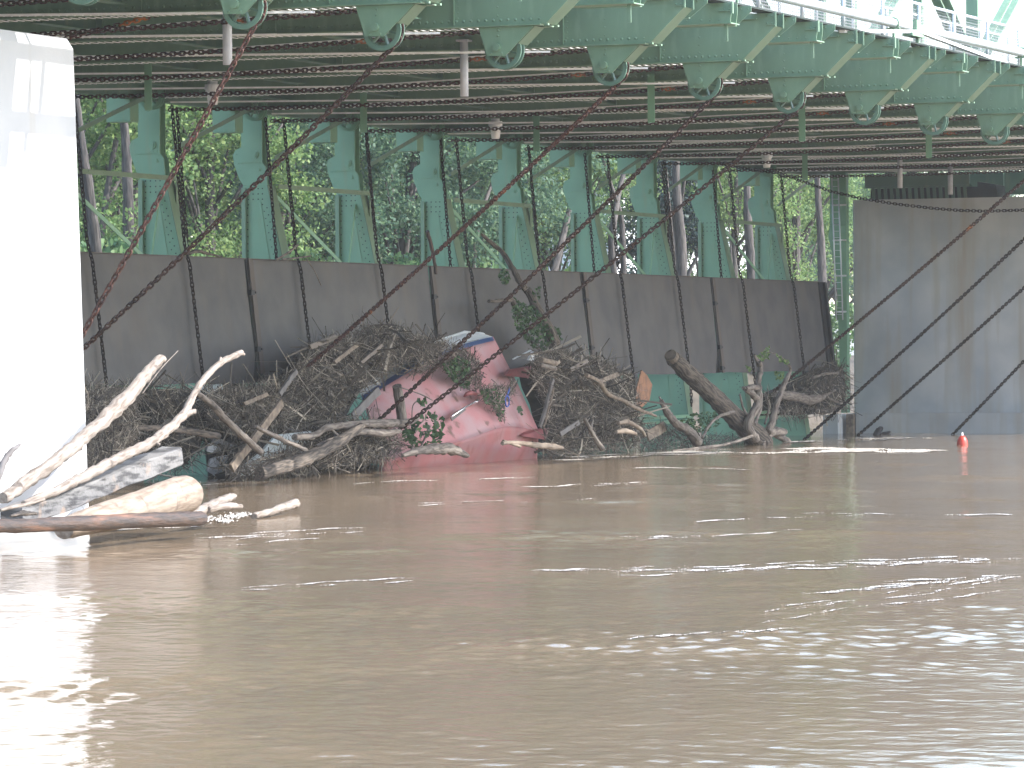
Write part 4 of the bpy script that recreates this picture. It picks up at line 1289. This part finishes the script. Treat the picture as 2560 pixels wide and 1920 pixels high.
one(mb, 'rusty_sheet', RUSTPLATE, 'torn rusty brown sheet sticking up right of the twig heap', 'sheet')
mb = MB(); a = [P(x, y, v=33.9) for x, y in ((1322,900),(1333,879),(1338,886),(1334,902))]; b = [p+Vector((0,.05,0)) for p in a]
mb.add(a+b, [(0,1,2,3),(7,6,5,4),(0,4,5,1),(1,5,6,2),(2,6,7,3),(3,7,4,0)])
one(mb, 'white_scrap', HULLW, 'small white plastic scrap above the right end of the boat', 'scrap')
wood('silver_rod', 'thin silver rod behind the right end of the pink boat', 'rod', GALV, [[(1282,898,2),(1328,875,2)]], 34.2, jit=0)
def hull_piece(name, label, quads, v, mat):
    mb = MB()
    for q in quads:
        a = [P(x, y, v=v) for x, y in q]; b = [p+Vector((.05,.05,.02)) for p in a]; m_ = len(q)
        mb.add(a+b, [tuple(range(m_)), tuple(range(2*m_-1, m_-1, -1))]+[(i, (i+1)%m_, m_+(i+1)%m_, m_+i) for i in range(m_)])
    return one(mb, name, mat, label, 'hull fragment')
HULLG = simple('grey_white_gelcoat', (.46,.50,.50), (.38,.42,.42), 3, .45, .7, .35, spec=.5)
hull_piece('hull_fragment', 'pale grey hull fragment half sunk below the leaning plank', [[(588,1190),(612,1165),(650,1135),(690,1090),(780,1080),(785,1098),(730,1130),(728,1178),(680,1190)]], 33.5, HULLG)
hull_piece('hull_fragment', 'white broken panel at the waterline beside the green upright', [[(518,1178),(526,1150),(545,1143),(572,1140),(562,1182),(540,1192)]], 34.6, HULLW)
hull_piece('hull_fragment', 'small white shard above the broken panel at the waterline', [[(516,1128),(522,1108),(545,1118),(530,1132)]], 34.6, HULLW)
hull_piece('hull_fragment', 'grey blue panel wedged under the first gate', [[(495,985),(500,966),(556,962),(560,975),(530,988)]], 35.3, HULLG)
wood('driftwood', 'grey fluted driftwood floating in front of the pink boat', 'driftwood', GREYWOOD, [[(1005,1140,4),(1040,1128,10),(1090,1122,14),(1130,1124,13),(1170,1140,5)]], 32.6, lump=.18)
wood('driftwood', 'split blond wood floating at the right end of the pink boat', 'driftwood', LOGPALE, [[(1255,1108,5),(1280,1106,5),(1330,1112,7),(1380,1116,8),(1408,1120,3)], [(1258,1102,3),(1300,1116,4)]], 32.9, lump=.2)
wood('driftwood', 'curled blond driftwood at the foot of the right twig heap', 'driftwood', LOGPALE, [[(1546,1058,5),(1570,1055,6),(1600,1072,5),(1612,1090,4)], [(1540,1080,4),(1565,1078,7),(1590,1085,4)]], 33.0, lump=.2)
wood('driftwood', 'blue grey bent branch rising from the water left of the fallen trunk', 'driftwood', GREYWOOD, [[(1652,1000,5),(1668,1030,9),(1690,1058,10),(1720,1075,12),(1745,1105,14)], [(1655,1005,2.5),(1648,992,2)]], 33.6)
board('grey_board', 'brown board lying low left of the fallen tree', 'board', PLANK, (1662,1065), (1618,1090), 26, 33.9, .04)

# ------------------------------------------------------------------ fallen tree with its roots
mb = MB()
limb(mb, [(1683,896,19,34.4),(1715,928,21,34.3),(1760,968,22,34.1),(1805,1012,23,33.9),(1850,1055,26,33.7),(1890,1090,30,33.5),(1915,1112,20,33.4)], 34, 14, .07, 7, .05)
ft = tag(mb.build('fallen_tree', BARK), 'thick sawn tree trunk leaning out of the water with its roots to the right', 'fallen tree')
mb = MB(); mb.tube([P(1676,888,v=34.42), P(1683,896,v=34.4)], [.15,.155], 14, False); mb.build('sawn_end', PLANK, ft)
mb = MB()
for c in ([(1888,1100,12),(1870,1060,11),(1892,1015,11),(1897,985,10),(1895,955,8),(1902,920,7),(1898,905,5)],
          [(1895,1000,9),(1880,985,8),(1866,975,6),(1858,970,5)], [(1895,970,7),(1878,968,7),(1864,972,6)],
          [(1898,915,6),(1892,900,5),(1886,888,3)], [(1920,1080,10),(1932,1050,9),(1940,1015,8),(1952,980,7),(1968,945,6),(1976,925,4),(1972,912,3)],
          [(1900,1105,14),(1915,1085,14),(1935,1078,12),(1960,1080,9)], [(1905,1110,10),(1920,1082,9),(1945,1090,8),(1970,1105,9),(1975,1118,6)],
          [(1835,1030,5),(1800,1040,4),(1775,1060,4),(1755,1095,3.5)], [(1880,1090,4),(1820,1110,4),(1750,1120,4),(1680,1128,3)],
          [(1885,1060,5),(1900,1030,4),(1905,990,3)], [(1876,1050,4),(1858,1020,3),(1850,985,2.5)], [(1912,1060,3),(1922,1020,2.5),(1915,985,2)]):
    limb(mb, c, 33.3+random.uniform(-.2,.2), 8, .12)
mb.build('roots', GREYWOOD, ft)
V, F = leaf_mesh([P(x, y, v=33.8+random.uniform(-.2,.3)) for x, y in sample([(1890,890),(1905,880),(1925,862),(1922,895),(1905,905)], 90)+sample([(1940,885),(1970,900),(1976,915),(1950,905)], 60)+sample([(1935,930),(1960,930),(1960,955),(1940,950)], 50)+sample([(1862,912),(1880,920),(1875,930)], 18)], .075)
np_obj('leaves', V, F, LEAF_A, ft)
mb = MB(); limb(mb, [(1976,915,2),(1950,890,1.6),(1920,880,1.4),(1905,890,1.2)], 33.8, 5); mb.build('twig', GREYWOOD, ft)
V, F = leaf_mesh([P(x, y, v=33.7+random.uniform(-.2,.3)) for x, y in sample([(1700,1050),(1740,1030),(1790,1030),(1800,1060),(1760,1080),(1710,1080)], 260)], .07)
tag(np_obj('weeds', V, F, IVY), 'low green weeds between the fallen trunk and the bent grey branch', 'weeds', kind='stuff')
wood('log', 'weathered horizontal log jammed between the roots and the shaded pier', 'log', GREYWOOD, [[(1935,985,8),(1985,992,13),(2030,1000,12),(2060,992,6)]], 34.5)
wood('log', 'brown log lying on the ledge at the foot of the shaded pier', 'log', BARK, [[(2035,1030,5),(2060,1028,8),(2100,1018,7)]], 34.8)
for n_, (c, lb) in enumerate((([(2030,945,3),(2060,935,4),(2095,932,3)], 'curved grey stick highest in the gap beside the shaded pier'),
                              ([(2010,1005,3),(2050,995,4),(2088,975,3)], 'grey stick slanting up in the gap beside the shaded pier'),
                              ([(2060,985,3),(2080,1000,3),(2105,1010,3)], 'grey stick slanting down towards the shaded pier'))):
    wood('stick', lb, 'stick', GREYWOOD, [c], 34.6)
mb = MB(); limb(mb, [(2185,1100,6,34),(2195,1078,8,34),(2205,1070,5,34)], 34, 6, .3); limb(mb, [(2200,1085,4),(2225,1080,3)], 34, 5, .3)
one(mb, 'black_stump', BLACK, 'small black snag in the water in front of the concrete ledge', 'snag')

# ------------------------------------------------------------------ bright driftwood at the foot of the sunlit pier
wood('bleached_branch', 'thick bleached branch slanting up to the right across the sunlit pier edge', 'branch', BLEACH,
     [[(8,1248,14,24.6),(60,1210,17,24.7),(130,1160,17,24.8),(190,1112,17,24.9),(245,1062,17,25.0),(300,1012,20,25.1),(345,962,16,25.2),(385,915,14,25.3),(406,896,11,25.3)], [(190,1112,10,24.9),(203,1122,5,24.85)]], 25, 11)
wood('bleached_branch', 'long thin bleached branch with a forked tip below the thick one', 'branch', BLEACH,
     [[(60,1262,9,24.4),(150,1222,12,24.4),(210,1192,14,24.5),(270,1160,13,24.5),(330,1130,13,24.6),(380,1105,13,24.6),(420,1075,12,24.7),(460,1035,11,24.8),(482,990,9,24.9),(510,948,8,25.0),(550,908,8,25.1),(590,888,8,25.2),(606,880,6,25.2)],
      [(452,1042,9,24.8),(475,1032,7,24.75),(490,1028,6,24.7)], [(465,1030,5,24.8),(478,1010,4,24.8)], [(548,910,4,25.1),(552,893,2.5,25.1)], [(380,1105,6,24.6),(400,1112,3,24.5)], [(600,884,4,25.2),(610,886,3.5,25.2)]], 25, 10)
def timber():
    mb = MB()
    # bevelled square beam with a slightly split end
    A = P(30, 1296, v=24.5); B = P(430, 1140, v=24.9)
    d = (B-A).normalized(); sd = d.cross(Vector((0,0,1))).normalized(); up = sd.cross(d)
    w, h = .30, .23
    n = 14; vs = []; fs = []
    prof = [(-1,-.86),(-.9,-1),(.9,-1),(1,-.86),(1,.86),(.9,1),(-.9,1),(-1,.86)]
    for i in range(n+1):
        p = A.lerp(B, i/n)
        for a, b in prof:
            j = random.uniform(-.012,.012)
            vs.append(p+sd*(a*w/2+j)+up*(b*h/2+random.uniform(-.012,.012))+d*(random.uniform(-.02,.02) if i in (0,n) else 0))
    for i in range(n):
        for k in range(8): fs.append((i*8+k, i*8+(k+1)%8, (i+1)*8+(k+1)%8, (i+1)*8+k))
    fs += [tuple(range(7,-1,-1)), tuple(n*8+k for k in range(8))]
    mb.add(vs, fs)
    one(mb, 'square_timber', TIMBER, 'grey weathered square timber resting on the pale log by the sunlit pier', 'timber')
timber()
mb = MB(); pts, rad = smooth_path([PR(c, 0) for c in ((160,1322,26,23.6),(230,1300,34,23.7),(330,1275,42,23.85),(420,1247,47,24.0),(462,1236,48,24.1))], 6, .03)
mb.tube(pts, rad, 22, True, .02)
lg = one(mb, 'pale_log', LOGPALE, 'thick pale cut log with a rounded end lying under the square timber', 'log')
mb = MB(); e = pts[-1]; dd = (pts[-1]-pts[-3]).normalized(); mb.tube([e, e+dd*.05, e+dd*.09], [rad[-1], rad[-1]*.9, rad[-1]*.5], 22, True, .03); mb.build('cut_end', BLEACH, lg)
mb = MB(); pts, rad = smooth_path([PR(c, 0) for c in ((-60,1316,17,23.0),(60,1314,18,23.05),(200,1308,19,23.1),(330,1302,19,23.15),(440,1298,19,23.2),(503,1296,18,23.25))], 6, .05)
mb.tube(pts, rad, 12, True, .06)
one(mb, 'wet_log', WETWOOD, 'long dark red-brown log floating in front of the pale log', 'log')
wood('stump', 'pale broken stump floating just right of the pale log', 'driftwood', BLEACH, [[(478,1285,8,24.2),(520,1268,14,24.3),(560,1250,12,24.4),(586,1240,7,24.45)], [(520,1275,8,24.2),(570,1266,9,24.2),(604,1266,5,24.2)]], 24.2, lump=.22)
wood('stump', 'floating pale stub farthest right of the sunlit driftwood', 'driftwood', BLEACH, [[(635,1290,8,25.2),(680,1278,9,25.3),(715,1266,11,25.4),(738,1260,12,25.45),(742,1262,6,25.45)]], 25.3, lump=.2)
wood('branch', 'dark curved branch end at the left picture edge', 'branch', DARKPLANK, [[(-10,1210,8),(5,1165,9),(25,1132,7),(50,1112,3)]], 24.0)
wood('branch', 'dark flat bark strip lying on the wet log at the left', 'bark strip', BARK, [[(25,1290,3),(60,1283,7),(90,1284,4)]], 23.4)
wood('stick', 'thin pale sticks lying along the foot of the sunlit pier', 'stick', BLEACH, [[(0,1275,4),(60,1262,5),(110,1248,4)]], 24.0)
wood('stick', 'thin dark twig rising beside the thick bleached branch', 'stick', GREYWOOD, [[(355,985,1.6),(400,925,1.5),(445,877,1.1)]], 25.2, n=5)
# ------------------------------------------------------------------ trees on the far bank
def crown_points(n, rx, ry, rz, rnd, clumps=44):
    """leaf positions gathered in clumps through an uneven crown"""
    c = []
    for _ in range(clumps):
        d = rnd.normal(0, 1, 3); d /= np.linalg.norm(d); r = rnd.random()**.45
        c.append((d*np.array([rx, ry, rz])*r, rnd.uniform(.35, .85)))
    pts = []
    per = n//clumps
    for q, s in c:
        k = int(per*rnd.uniform(.5, 1.5))
        d = rnd.normal(0, 1, (k, 3))
        d /= np.linalg.norm(d, axis=1)[:, None]
        pts.append(q+d*(rnd.random(k)**.5)[:, None]*np.array([s*1.3, s*1.3, s*.85])*rx*.42)
    return np.concatenate(pts), [q for q, s in c]
def tree_proto(name, h, rx, rz, n, size, mat, seed, lean=0.0, tr=.16, low=.35):
    rnd = np.random.default_rng(seed); random.seed(seed)
    t = thing(name, 'x', 'tree')
    pts, cl = crown_points(n, rx, rx, rz, rnd)
    ctr = np.array([lean*h*.6, 0, h-rz*.9])
    pts = pts+ctr
    pts = pts[pts[:, 2] > h*low*.5]
    V, F = leaf_mesh(pts, size)
    np_obj('crown', V, F, mat, t)
    mb = MB()
    top = Vector((lean*h*.75, rnd.uniform(-.3,.3), h*.82))
    path, rad = smooth_path([(Vector((0,0,-.6)), tr*1.35), (Vector((lean*h*.15, .05, h*.2)), tr), (Vector((lean*h*.45+rnd.uniform(-.2,.2), rnd.uniform(-.2,.2), h*.5)), tr*.8), (top, tr*.3)], 5, .08)
    mb.tube(path, rad, 8, True, .06)
    for q in cl[:16]:
        e = Vector(q+ctr)
        zz = min(max(.22*h, e.z-.25*h*rnd.uniform(.5,1.5)), h*.75); i = int(np.clip(zz/(h*.82)*len(path), 1, len(path)-2))
        s = path[i]
        mb.tube([s, s.lerp(e, .5)+Vector((0,0,.15)), e], [rad[i]*.5, rad[i]*.3, .02], 5)
    mb.build('trunk', TRUNK, t)
    return t
protos = [tree_proto('leafy_tree', 11.0, 3.4, 4.4, 30000, .10, LEAF_A, 101, .05),
          tree_proto('leafy_tree', 12.5, 3.2, 5.0, 30000, .098, LEAF_B, 102, -.08, .2),
          tree_proto('leafy_tree', 10.0, 3.0, 4.2, 27000, .098, LEAF_D, 103, .12, .18),
          tree_proto('dark_conifer', 12.0, 2.2, 5.6, 22000, .10, LEAF_C, 104, 0, .2, .2)]
random.seed(5)
first_used = set()
def place_tree(p, x, y, s, rz, lb, sz=None):
    z = 2.0+.02*max(0, y-51)
    o = protos[p] if p not in first_used else dup(protos[p])
    first_used.add(p)
    o.location = (x, y, z); o.rotation_euler = (0, 0, rz); o.scale = (s, s, sz or s)
    o['label'] = lb; o['group'] = 'trees on the far bank'
def at_px(px, y): return P(px, 600, v=y).x
spec = [(0, 120, 50, 1.0), (1, 215, 55, 1.0), (0, 330, 51, .95), (1, 430, 57, 1.05), (0, 520, 50, .95), (0, 610, 54, .9), (2, 700, 50, 1.0), (1, 770, 58, 1.1),
        (0, 840, 51, .95), (2, 910, 55, 1.1), (2, 985, 49, 1.0), (1, 1050, 57, 1.1), (2, 1130, 51, 1.05), (0, 1205, 55, .95), (2, 1280, 50, 1.1), (2, 1350, 57, 1.15), (0, 1385, 50, .75), (1, 1450, 56, 1.05),
        (3, 1690, 50, 1.05), (0, 1755, 55, .9), (0, 1830, 50, .9), (1, 1905, 54, 1.0), (0, 1985, 50, 1.0), (1, 2050, 55, 1.05), (2, 2090, 63, 1.1)]
# names for each tree by the opening it is seen through
openings = ['left of the first upright leg', 'between the first and second upright', 'between the second and third upright', 'between the third and fourth upright', 'between the fourth and fifth upright',
            'between the fifth and sixth upright', 'between the sixth and seventh upright', 'between the seventh and eighth upright', 'between the eighth and ninth upright', 'between the last upright and the ladder']
ux = [372, 640, 872, 1080, 1275, 1455, 1618, 1772, 1915]
adj = ['fresh green tree', 'mid green tree', 'blue green tree', 'dark bluish conifer']
cnt = {}
for q, (p, px, y, s) in enumerate(spec):
    op = sum(px > a for a in ux)
    key = (p, op); cnt[key] = cnt.get(key, 0)+1
    where = openings[op]
    extra = ['', ', standing farther back', ', behind the others'][cnt[key]-1]
    place_tree(p, at_px(px, y), y, s, random.uniform(0, 6.3), f'{adj[p]} seen {where}{extra}')
# second row far behind closes the view
back = [(1, 150), (0, 300), (2, 470), (1, 640), (0, 800), (2, 960), (1, 1120), (2, 1260), (1, 1380), (1, 1890), (2, 2010), (0, 2160), (1, 2300), (2, 2450)]
for q, (p, px) in enumerate(back):
    y = 74+(q % 3)*4
    place_tree(p, at_px(px, y), y, 1.35, random.uniform(0, 6.3), f'tall hazy {adj[p]} in the back row, {ORD[q]} from the sunlit pier', 1.25)
# bare trunks close behind the gates
def trunk(label, path, rads):
    mb = MB(); pts, rad = smooth_path([(P(x, y, v=v), r*depth(P(x, y, v=v))/FPX) for (x, y, v), r in zip(path, rads)], 6, .06)
    mb.tube(pts, rad, 10, True, .06)
    tag(mb.build('tree_trunk', TRUNK), label, 'tree trunk', 'trunks behind the gates')
trunk('thick grey trunk beside the first upright leg, forked behind the beams', [(330,720,47.5), (322,560,47.5), (318,430,47.5), (312,330,47.5), (306,240,47.5), (312,150,47.5)], [15,15,13,11,10,10])
trunk('grey trunk leaning left behind the first hanging chain', [(250,720,47), (232,560,47), (212,420,47), (200,330,47), (190,240,47)], [17,16,14,10,9])
trunk('thin dark trunk leaning right at the left of the view', [(245,640,48.5), (270,470,48.5), (290,350,48.5), (315,250,48.5)], [9,8,7,6])
trunk('thin trunk leaning strongly right beside the thick grey one', [(255,540,49), (300,440,49), (345,340,49), (370,240,49)], [7,6,5,4])
trunk('two-toned slim trunk in the middle opening', [(1180,720,47), (1190,600,47), (1215,500,47), (1240,430,47), (1262,330,47), (1270,220,47)], [6,6,5,4,4,3])
trunk('slim trunk between the fourth and fifth upright', [(1375,720,47.5), (1395,640,47.5), (1420,540,47.5), (1440,440,47.5), (1452,330,47.5), (1450,220,47.5)], [9,9,8,7,6,5])
trunk('left trunk of the bare pair in front of the white house', [(1535,720,47.5), (1530,600,47.5), (1540,520,47.5), (1560,430,47.5), (1590,340,47.5), (1600,240,47.5)], [11,10,8,6,4,3])
trunk('right trunk of the bare pair in front of the white house', [(1560,720,47.5), (1556,600,47.5), (1552,540,47.5), (1530,470,47.5), (1505,380,47.5), (1500,260,47.5)], [8,8,7,5,4,3])
trunk('dark trunk of the conifer right of the white house', [(1705,720,47.5), (1702,600,47.5), (1692,480,47.5), (1690,330,47.5), (1690,220,47.5)], [14,14,11,9,7])
trunk('grey trunk between the last two uprights', [(1880,720,47.5), (1876,640,47.5), (1870,560,47.5), (1868,470,47.5), (1872,350,47.5), (1870,240,47.5)], [12,12,11,9,8,7])
trunk('grey trunk left of the silver ladder', [(2058,900,46.5), (2056,720,46.5), (2052,600,46.5), (2045,480,46.5), (2040,350,46.5), (2046,250,46.5)], [13,12,10,8,7,6])
# undergrowth
def shrub_proto(seed, mat):
    rnd = np.random.default_rng(seed)
    t = thing('shrub', 'x', 'shrub')
    pts, cl = crown_points(7000, 1.9, 1.9, 1.3, rnd, 18); pts[:, 2] += 1.2; pts = pts[pts[:, 2] > .02]
    V, F = leaf_mesh(pts, .115); np_obj('foliage', V, F, mat, t)
    mb = MB()
    for q in cl[:10]: mb.tube([(0,0,-.3), (q[0]*.4, q[1]*.4, .6), (q[0], q[1], q[2]+1.2)], [.05,.03,.01], 5)
    mb.build('stem', TRUNK, t)
    return t
sp = [shrub_proto(201, LEAF_A), shrub_proto(202, LEAF_B)]
used = set()
sh = [(0,195),(1,275),(0,345),(1,430),(0,500),(1,580),(0,660),(1,730),(0,800),(1,880),(0,960),(1,1040),(0,1130),(1,1210),(1,1300),(0,1370),(1,1420),(0,1640),(1,1730),(0,1800),(1,1850),(0,1940),(1,2000)]
for q, (p, px) in enumerate(sh):
    y = 46.2+(q % 3)*1.3
    o = sp[p] if p not in used else dup(sp[p]); used.add(p)
    s = random.uniform(.9, 1.3)
    o.location = (at_px(px, y), y, 1.5); o.scale = (s, s, s*random.uniform(.9, 1.25)); o.rotation_euler = (0, 0, random.uniform(0, 6))
    op = sum(px > a for a in ux)
    o['label'] = f"{['fresh green','darker green'][p]} shrub on the bank, {ORD[q] if q < 18 else ['nineteenth','twentieth','twenty-first','twenty-second','twenty-third'][q-18]} from the sunlit pier"
    o['group'] = 'shrubs on the far bank'

# ------------------------------------------------------------------ white house and fence on the bank
def house():
    y0 = 66
    xa, xb = P(1520, 600, v=y0).x, P(1872, 600, v=y0).x
    t = thing('white_house', 'white sided house with a porch railing seen between the uprights', 'house', ((xa+xb)/2, y0, 2.2))
    mb = MB(); mb.box(xa, xb, y0, y0+8, 1.6, 9.2)
    for z in np.arange(2.6, 9.1, .18): mb.box(xa-.012, xb, y0-.012, y0-.002, z, z+.02)
    part(mb, 'wall', WHITEP, t)
    mb = MB(); mb.prism_x([(y0-.4, 9.2), (y0+4, 12), (y0+8.4, 9.2)], xa-.4, xb+.4); part(mb, 'roof', DARKPLANK, t)
    for x in (xa+1.2, xa+3.2, xb-3.0):
        for z in (3.9, 6.6):
            mb = MB(); mb.box(x, x+.9, y0-.05, y0-.02, z, z+1.3); w = part(mb, 'window', HULLG, t)
            mb = MB(); mb.box(x-.08, x, y0-.06, y0-.02, z-.1, z+1.4); mb.box(x+.9, x+.98, y0-.06, y0-.02, z-.1, z+1.4); mb.box(x-.08, x+.98, y0-.07, y0-.02, z-.1, z); mb.box(x, x+.9, y0-.06, y0-.02, z+.62, z+.68); mb.build('frame', WHITEP, w)
    mb = MB(); mb.box(xa, xb, y0-1.6, y0-.02, 3.0, 3.15)
    for x in np.arange(xa, xb, .14): mb.box(x, x+.05, y0-1.6, y0-1.55, 3.15, 4.1)
    mb.box(xa, xb, y0-1.62, y0-1.53, 4.1, 4.18)
    part(mb, 'porch_railing', WHITEP, t)
house()
def linkfence():
    t = thing('chain_link_fence', 'low chain-link fence on the grassy bank left of the ladder', 'fence', P(2110, 830, v=50))
    x0 = P(2060, 800, v=50).x; x1 = P(2180, 800, v=50).x; z = 2.0
    mb = MB()
    for q in np.arange(x0, x1, .12):
        mb.bar((q, 50, z+.05), (q+1.2, 50, z+1.5), .012, .012); mb.bar((q, 50.02, z+1.5), (q+1.2, 50.02, z+.05), .012, .012)
    part(mb, 'wire', GALV, t)
    mb = MB()
    for q in np.arange(x0, x1, 2.5): mb.tube([(q, 50.05, z-.4), (q, 50.05, z+1.6)], .03, 6)
    mb.tube([(x0, 50.05, z+1.55), (x1, 50.05, z+1.55)], .025, 6)
    part(mb, 'fence_frame', GALV, t)
linkfence()

# ------------------------------------------------------------------ buoy
q = P(2406, 1112, z=0.0)
t = thing('red_buoy', 'small red buoy floating right of the driftwood in front of the pier', 'buoy', q)
mb = MB(); mb.tube([(q.x, q.y, -.12), (q.x, q.y, 0), (q.x, q.y, .10), (q.x, q.y, .17), (q.x, q.y, .21)], [.11, .135, .12, .085, .05], 14); part(mb, 'float', REDBUOY, t)
mb = MB(); mb.tube([(q.x+.045*math.cos(a), q.y, .235+.045*math.sin(a)) for a in np.linspace(-.6, math.pi+.6, 9)], .013, 6); part(mb, 'ring', WHITEP, t)

# ------------------------------------------------------------------ foam lying on the water in streaks
def foam():
    V = []; F = []
    rnd = np.random.default_rng(77)
    def streak(px0, py0, px1, py1, wmax, fill, rows=1, spread=3.0, step=2.2):
        for r in range(rows):
            off = rnd.normal(0, spread) if rows > 1 else 0
            n = int(abs(px1-px0)/step)+2
            t = np.linspace(0, 1, n)
            x = px0+(px1-px0)*t
            ph = rnd.uniform(0, 20, 6)
            y = py0+(py1-py0)*t+off+1.6*np.sin(t*abs(px1-px0)/70+ph[0])+.8*np.sin(t*abs(px1-px0)/23+ph[1])
            g = .55*np.sin(x/31+ph[2])+.45*np.sin(x/13.7+ph[3])+.5*np.sin(x/71+ph[4])+rnd.normal(0, .28, n)
            w = np.clip(g+(fill*2-1)*1.1+.16, 0, 1)*wmax*(.55+.45*rnd.random(n))
            w *= np.clip(np.minimum(t, 1-t)*8, 0, 1)
            pts = []
            for k in range(n):
                a = P(x[k], y[k]-w[k]/2, z=0); b = P(x[k], y[k]+w[k]/2, z=0); pts.append((a, b))
            for k in range(n-1):
                if w[k] <= .12 and w[k+1] <= .12: continue
                o = len(V); V.extend([pts[k][0], pts[k][1], pts[k+1][1], pts[k+1][0]]); F.append((o, o+1, o+2, o+3))
    for a in ((1540,1340,2010,1330,3.4,.62), (1560,1345,1860,1335,2.2,.4), (2380,1288,2560,1292,2.6,.6), (1700,1306,2180,1285,2.4,.45), (2000,1284,2420,1290,2,.4),
              (600,1474,1040,1448,2.6,.45,3,3), (1300,1434,1760,1420,2.4,.42,3,3), (1520,1436,2500,1396,3.4,.5,4,5), (1780,1420,2560,1392,3,.42,3,6),
              (1900,1545,2560,1455,3.2,.36,5,8), (1560,1592,2000,1568,3,.4,3,5), (2000,1482,2560,1444,3,.45,3,5), (2200,1462,2560,1448,4,.55,2,5),
              (880,1208,1340,1190,2.6,.5,2,2), (1040,1263,1260,1252,2.2,.5,2,2), (1300,1219,1640,1207,2.4,.55,2,2), (1560,1172,1880,1172,1.8,.6), (1300,1256,1500,1250,1.8,.4),
              (0,1328,520,1318,4,.6,2,3), (480,1345,920,1328,2.6,.4,4,6), (560,1366,800,1350,2.2,.4,3,5),
              (1640,1131,2370,1124,4.6,.62,3,2.2), (1950,1123,2370,1126,7,.95), (1990,1127,2360,1128,5,.8), (1480,1143,1820,1132,2.6,.5,3,2.4),
              (2090,1098,2340,1093,3,.5,2,2), (1340,1147,1720,1136,2.4,.5,3,2.6), (1955,1110,2060,1104,4,.7,2,2), (550,1196,800,1180,2.4,.45,3,3), (1000,1142,1420,1134,2.2,.5,3,2.2), (440,1216,580,1204,2.2,.5,2,2)):
        streak(*a)
    for cx, cy, wx, wy in ((528,1299,34,9), (560,1303,26,6), (610,1290,60,7), (585,1294,40,5), (660,1285,20,4), (740,1187,28,5), (795,1180,18,4)):   # froth against the driftwood
        for _ in range(60):
            x = rnd.normal(cx, wx*.45); y = rnd.normal(cy, wy*.35); h = rnd.uniform(1.2, 4)
            a, b, c, d = P(x-h, y, z=0), P(x, y+h*.5, z=0), P(x+h, y, z=0), P(x, y-h*.5, z=0)
            o = len(V); V.extend([a, b, c, d]); F.append((o, o+1, o+2, o+3))
    V = np.array([tuple(p) for p in V])
    d = np.hypot(V[:, 0], V[:, 1]); cell = np.maximum(d*R(30)/620, d*d/(H*FPX)*1180/1000)
    V[:, 2] = wave(V[:, 0], V[:, 1], cell)+.006+.006*rnd.random(len(V))
    o = np_obj('foam', V, np.array(F), FOAMM, smooth=False)
    tag(o, 'white foam drifting in thin streaks on the brown water', 'foam', kind='stuff')
foam()
# ------------------------------------------------------------------ thin summer haze between the dam and the trees
def haze():
    mb = MB(); mb.box(-30, 330, -60, 140, -4, 24)
    m = bpy.data.materials.new('haze'); m.use_nodes = True; t = m.node_tree
    for n in list(t.nodes):
        if n.type != 'OUTPUT_MATERIAL': t.nodes.remove(n)
    pv = t.nodes.new('ShaderNodeVolumePrincipled')
    pv.inputs['Color'].default_value = (1, .98, .95, 1)
    pv.inputs['Density'].default_value = .0003
    pv.inputs['Anisotropy'].default_value = .2
    t.links.new(pv.outputs[0], t.nodes['Material Output'].inputs['Volume'])
    tag(mb.build('haze', m), 'thin pale haze in the air', 'haze', kind='stuff')
haze()
